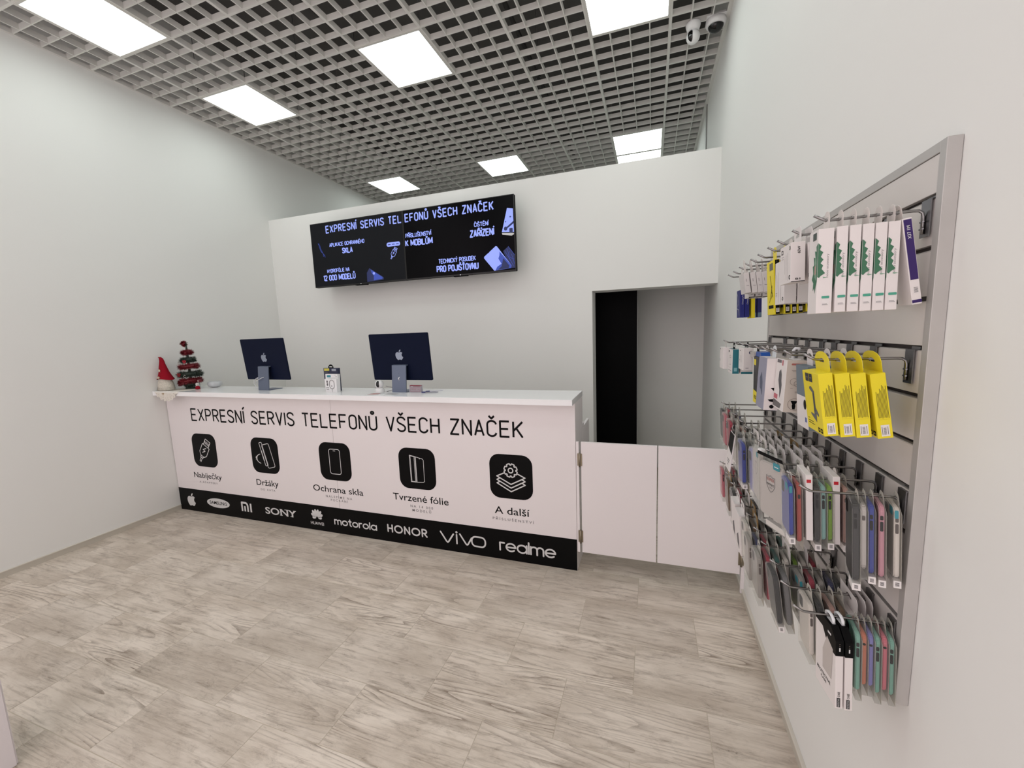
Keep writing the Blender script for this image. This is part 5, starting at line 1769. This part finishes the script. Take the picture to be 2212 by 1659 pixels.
# third row, fourth hook and farther
q = random.Random(11)
COLS = ['clear', 'white', 'grey', 'crimson', 'black', 'navy', 'silver', 'teal', 'rose gold', 'clear']
t = hang('case_pouch', 'white frosted phone case pack with a small teal label, left of the shield print pack', 'phone case', -1.238, 4.812, zC, 2.5)
MB().prism(rrect(.088, .150, .010, 3, 0, -.070), -.011, -.001, 'x').obj('case_shell', mat('frosted_white', (204, 198, 196), 0.4), t, .002, 2)
flat('teal_sticker', [rrect(.018, .016, .003, 2, .020, -.004)], TEAL, t, (-.0135, 0, 0), FX[0], FX[1], .0003)
strokes('printed_text', [loop([(x * .5, z * .6 - .05) for x, z in SHIELD])], .0014, PRINTG, t, (-.0114, 0, 0), FX[0], FX[1], 4)
MB().box(-.013, .002, -.049, .049, -.165, .010).obj('clear_bag', CLEARP, t)
tab(t, .030, .0, .014, TABC, .003)
FARC = {3: [('clear', 4.834, 'card'), ('white', 4.855, 'card'), ('grey', 4.876, 'card'), ('black', 4.898, 'card'), ('clear', 4.920, 'card'), ('silver', 4.944, 'card')],
        4: [('lavender', 4.812, None), ('clear', 4.833, 'card'), ('teal', 4.853, 'card'), ('white', 4.874, 'card'), ('clear', 4.895, 'card'), ('brown', 4.918, 'kraft')],
        5: [('blue', 4.797, None), ('black', 4.815, None), ('clear', 4.834, 'card'), ('white', 4.852, 'card'), ('clear', 4.870, 'card'), ('white', 4.888, 'card'), ('brown', 4.906, 'kraft')],
        6: [('black', 4.812, None), ('clear', 4.836, None), ('grey', 4.860, None), ('clear', 4.884, None)],
        7: [('clear', 4.814, None), ('rose gold', 4.838, None), ('grey', 4.862, None), ('clear', 4.886, None)],
        8: [('crimson', 4.815, None), ('clear', 4.840, None), ('grey', 4.865, None)],
        9: [('coral pink', 4.818, None), ('clear', 4.845, None), ('navy', 4.870, None)],
        10: [('black', 4.826, None), ('crimson', 4.850, None), ('clear', 4.876, None)]}
seen = {}
for i, lst in FARC.items():
    for k, (col, x, hd) in enumerate(lst):
        lab = '%s phone case%s, %s on the %s' % (col, {'card': ' with white header', 'kraft': ' with brown header', None: ''}[hd], ORD[k], hookname('C', i))
        phone_case(lab, col, ROWS['C'][3][i], x, zC, 3, .022, .074, .140, .0105, 'two' if k == 0 else None, k == 0 and i in (5,), .0145, 'cases on the %s' % hookname('C', i), header=hd)
# white card sleeve hanging askew beside the blue case
t = hang('card_sleeve', 'white printed card sleeve hanging askew at the far end of the third row', 'card', -.965, 4.788, zC, -6)
MB().box(-.004, 0, -.040, .040, -.150, -.012).obj('sleeve', [CARD], t, .0006, 1)
tab(t, .040, .013, .018, BLACKV, -.0015)
flat('black_print', [[(-.0398, -.070), (.0398, -.085), (.0398, -.0125), (-.0398, -.0125)]], BLACKV, t, (-.0044, 0, 0), FX[0], FX[1], .0002)
strokes('printed_text', [[(-.02, -.112), (.02, -.115)], [(-.016, -.120), (.016, -.122)], [(-.008, -.130), (.008, -.131)]], .003, PRINTG, t, (-.0044, 0, 0), FX[0], FX[1], 4)

# ---- bottom row, first hook: two white and black boxes, then coloured cases
for i, x in enumerate((4.9120, 4.9300)):
    lab = 'tall white case box with black shoulder, %s on the near bottom hook' % ('outermost' if i == 0 else 'second from the tip')
    t = hang('case_box', lab, 'phone case box', -1.548, x - .008, zD, 2.6, 6, 'white and black case boxes')
    d, w_ = .0150, .090
    prof = [(-w_ / 2, -.198), (w_ / 2, -.198), (w_ / 2, -.030), (w_ / 2 - .022, -.008), (-w_ / 2 + .022, -.008), (-w_ / 2, -.030)]
    MB().prism(prof, -d, 0, 'x').obj('carton', CARD, t, .0006, 1)
    ks = [(-w_ / 2 - .0003, -.066), (-.012, -.0665), (.012, -.034), (w_ / 2 + .0003, -.034), (w_ / 2 + .0003, -.0298), (w_ / 2 - .0217, -.0075), (-w_ / 2 + .0217, -.0075), (-w_ / 2 - .0003, -.0298)]
    MB().prism([(-a, z) for a, z in ks] if False else [(a, z) for a, z in ks], -d - .0004, .0004, 'x').obj('black_shoulder', BLACKV, t)
    flat('window', [[(-.010, -.140), (.028, -.140), (.034, -.060), (.008, -.045), (-.010, -.090)]], mat('window_film', (190, 182, 178), 0.25), t, (-d - .0006, 0, 0), FX[0], FX[1], .0002)
    flat('logo', [[(.012, -.032), (.026, -.032), (.026, -.027), (.012, -.027)]], PRINTW, t, (-d - .0008, 0, 0), FX[0], FX[1], .0002)
    text('PROTECTIVE', PRINTK, t, (-d - .0004, .036, -.160), .060, .0075, FX[0], FX[1], offset=.012, name='printed_text')
    text('CASE', PRINTK, t, (-d - .0004, .018, -.171), .024, .006, FX[0], FX[1], offset=.012, name='printed_text')
    ys_ = -w_ / 2 - .0008
    flat('logo', [[(-.0088, -.054), (-.0062, -.054), (-.0062, -.045), (-.0088, -.045)]], PRINTW, t, (0, ys_, 0), SX[0], SX[1], .0002)
    strokes('logo', [[(-.0085, -.041), (-.0065, -.041)], [(-.0085, -.037), (-.0065, -.036)]], .0012, mat('brown_line', (120, 108, 98), 0.6), t, (0, ys_, 0), SX[0], SX[1], 4)
    s = flat('black_label', [[(-.0120, -.194), (-.0055, -.194), (-.0055, -.171), (-.0120, -.171)]], mat('charcoal_print', (44, 44, 44), 0.5), t, (0, ys_, 0), SX[0], SX[1], .0002)
    text('PROTECTIVE', PRINTW, s, (-.0072, ys_ - .0003, -.1925), .020, .0032, UPX[0], UPX[1], name='printed_text')
    text('CASE', PRINTK, t, (-.0062, ys_, -.168), .0125, .0042, UPX[0], UPX[1], offset=.01, name='printed_text')
    hg_ = MB()
    hg_.tube([(-.006, -.016, -.009), (-.006, -.015, .002), (-.006, -.006, .0075), (-.006, .006, .0075), (-.006, .015, .002), (-.006, .016, -.009)], .0036, 6)
    hg_.box(-.0095, -.0025, -.018, .018, -.010, -.0072)
    hg_.obj('hanger_clip', mat('milky_plastic', (226, 228, 230), 0.35), t)
for col, x, top, h, cuts, n in (('sea green', 4.9425, .010, .142, 'two', 'beside the white case boxes'), ('orange', 4.9540, .010, .126, 'dot', 'on the near bottom hook'), ('lavender', 4.9663, .010, .126, 'dot', 'on the near bottom hook'),
                                ('sea green', 4.9786, .012, .138, 'two', 'between the lavender and coral cases'), ('coral pink', 4.9912, .010, .130, 'dot', 'on the near bottom hook'), ('sea green', 5.0035, .012, .136, 'two', 'last by the panel frame')):
    phone_case('%s phone case in a clear blister, %s' % (col, n), col, -1.548, x, zD, 2.6, top, .074, h, .0092, cuts, False, .0108, 'coloured cases on the near bottom hook', yaw=-7)
# bottom row, second hook: white header packs and dark cases
for i, x in enumerate((4.9720, 4.9880, 5.0020)):
    t = hang('case_box', 'white header pack on the second bottom hook, %s' % ('frontmost of three', 'middle of three', 'nearest the wall')[i], 'phone case box', -1.449, x, zD, 2.5, 0, 'white header packs')
    MB().box(-.0135, -.001, -.045, .045, -.150, -.028).obj('carton', mat('frosted_white', (204, 198, 196), 0.4), t, .0006, 1)
    flat('header_card', [[(-.047, -.045), (.047, -.045), (.047, .004), (.040, .014), (-.047, .018)], [(-.014, -.0045), (.014, -.0045), (.014, .0005), (.005, .0046), (-.005, .0046), (-.014, .0005)]], CARD, t, (-.0004, 0, 0), FX[0], FX[1], .0010)
    flat('front_card', [[(-.045, -.075), (.045, -.062), (.045, -.0282), (-.045, -.0282)]], CARD, t, (-.0139, 0, 0), FX[0], FX[1], .0006)
    if i == 0:
        text('SWISSTEN', PRINTK, t, (-.0144, .034, -.048), .048, .0085, FX[0], FX[1], offset=.01, name='printed_text')
        flat('logo', [rrect(.011, .011, .003, 3, .030, -.044), rrect(.008, .008, .002, 3, .030, -.044), [(.028, -.0455), (.032, -.0455), (.032, -.0425), (.028, -.0425)]], REDP, t, (-.0144, 0, 0), FX[0], FX[1], .0002)
FARD = {1: [('white', 4.880, None), ('black', 4.900, None), ('rose gold', 4.926, None), ('brown', 4.946, None)],
        2: [('black', 4.8260, None), ('grey', 4.8500, None), ('clear', 4.8900, None), ('crimson', 4.9150, None), ('silver', 4.9360, None), ('navy', 4.9580, None), ('black', 4.9760, None)],
        3: [('clear', 4.812, None), ('crimson', 4.836, None), ('teal', 4.860, None), ('white', 4.884, 'card'), ('lime green', 4.906, None), ('white', 4.928, 'card'), ('crimson', 4.952, None)],
        4: [('clear', 4.806, None), ('navy', 4.828, None), ('crimson', 4.852, None), ('clear', 4.876, None), ('teal', 4.900, None)],
        5: [('white', 4.820, None), ('brown', 4.844, 'kraft'), ('clear', 4.868, None), ('black', 4.892, None)],
        6: [('white', 4.830, 'card'), ('brown', 4.856, 'kraft'), ('grey', 4.880, None)],
        7: [('white', 4.834, 'card'), ('white', 4.858, 'card'), ('grey', 4.884, None), ('grey', 4.906, None)],
        8: [('black', 4.832, None), ('crimson', 4.856, None), ('brown', 4.880, 'kraft')],
        9: [('brown', 4.833, 'kraft'), ('black', 4.856, None), ('crimson', 4.880, None), ('sea green', 4.902, None)],
        10: [('coral pink', 4.832, None), ('clear', 4.856, None), ('crimson', 4.880, None), ('sea green', 4.902, None)]}
for i, lst in FARD.items():
    for k, (col, x, hd) in enumerate(lst):
        lab = '%s phone case%s, %s on the %s' % (col, {'card': ' with white header', 'kraft': ' with brown header', None: ''}[hd], ORD[k], hookname('D', i))
        if i == 2:
            phone_case(lab, col, ROWS['D'][3][i], x, zD, (7.5 if k < 2 else 5.5 if k == 2 else 3.5), .014, .076, .148 if k < 2 else .126, .0115, 'two' if k > 1 else None, k in (0, 2), .0150, 'cases on the %s' % hookname('D', i), teal=(k == 2))
        elif i in (6, 7) and k == 0:
            t = hang('case_box', lab.replace('phone case', 'case box').replace(' with white header', ' with header flap'), 'phone case box', ROWS['D'][3][i], x, zD, 4, 0, 'cases on the %s' % hookname('D', i))
            MB().box(-.022, 0, -.042, .042, -.178, -.020).obj('carton', CARD, t, .0006, 1)
            tab(t, .060, .021, .020, CARD, -.001, round_=False)
            flat('picture', [[(-.02, -.12), (.01, -.10), (.02, -.13), (.02, -.16), (-.01, -.15)]], PRINTG, t, (-.0224, 0, 0), FX[0], FX[1], .0002)
        else:
            phone_case(lab, col, ROWS['D'][3][i], x, zD, 3.5, .022, .074, .140, .0105, 'two' if k == 0 else None, False, .0145, 'cases on the %s' % hookname('D', i), header=hd)

# keep wide gaps between neighbours on the farther hooks
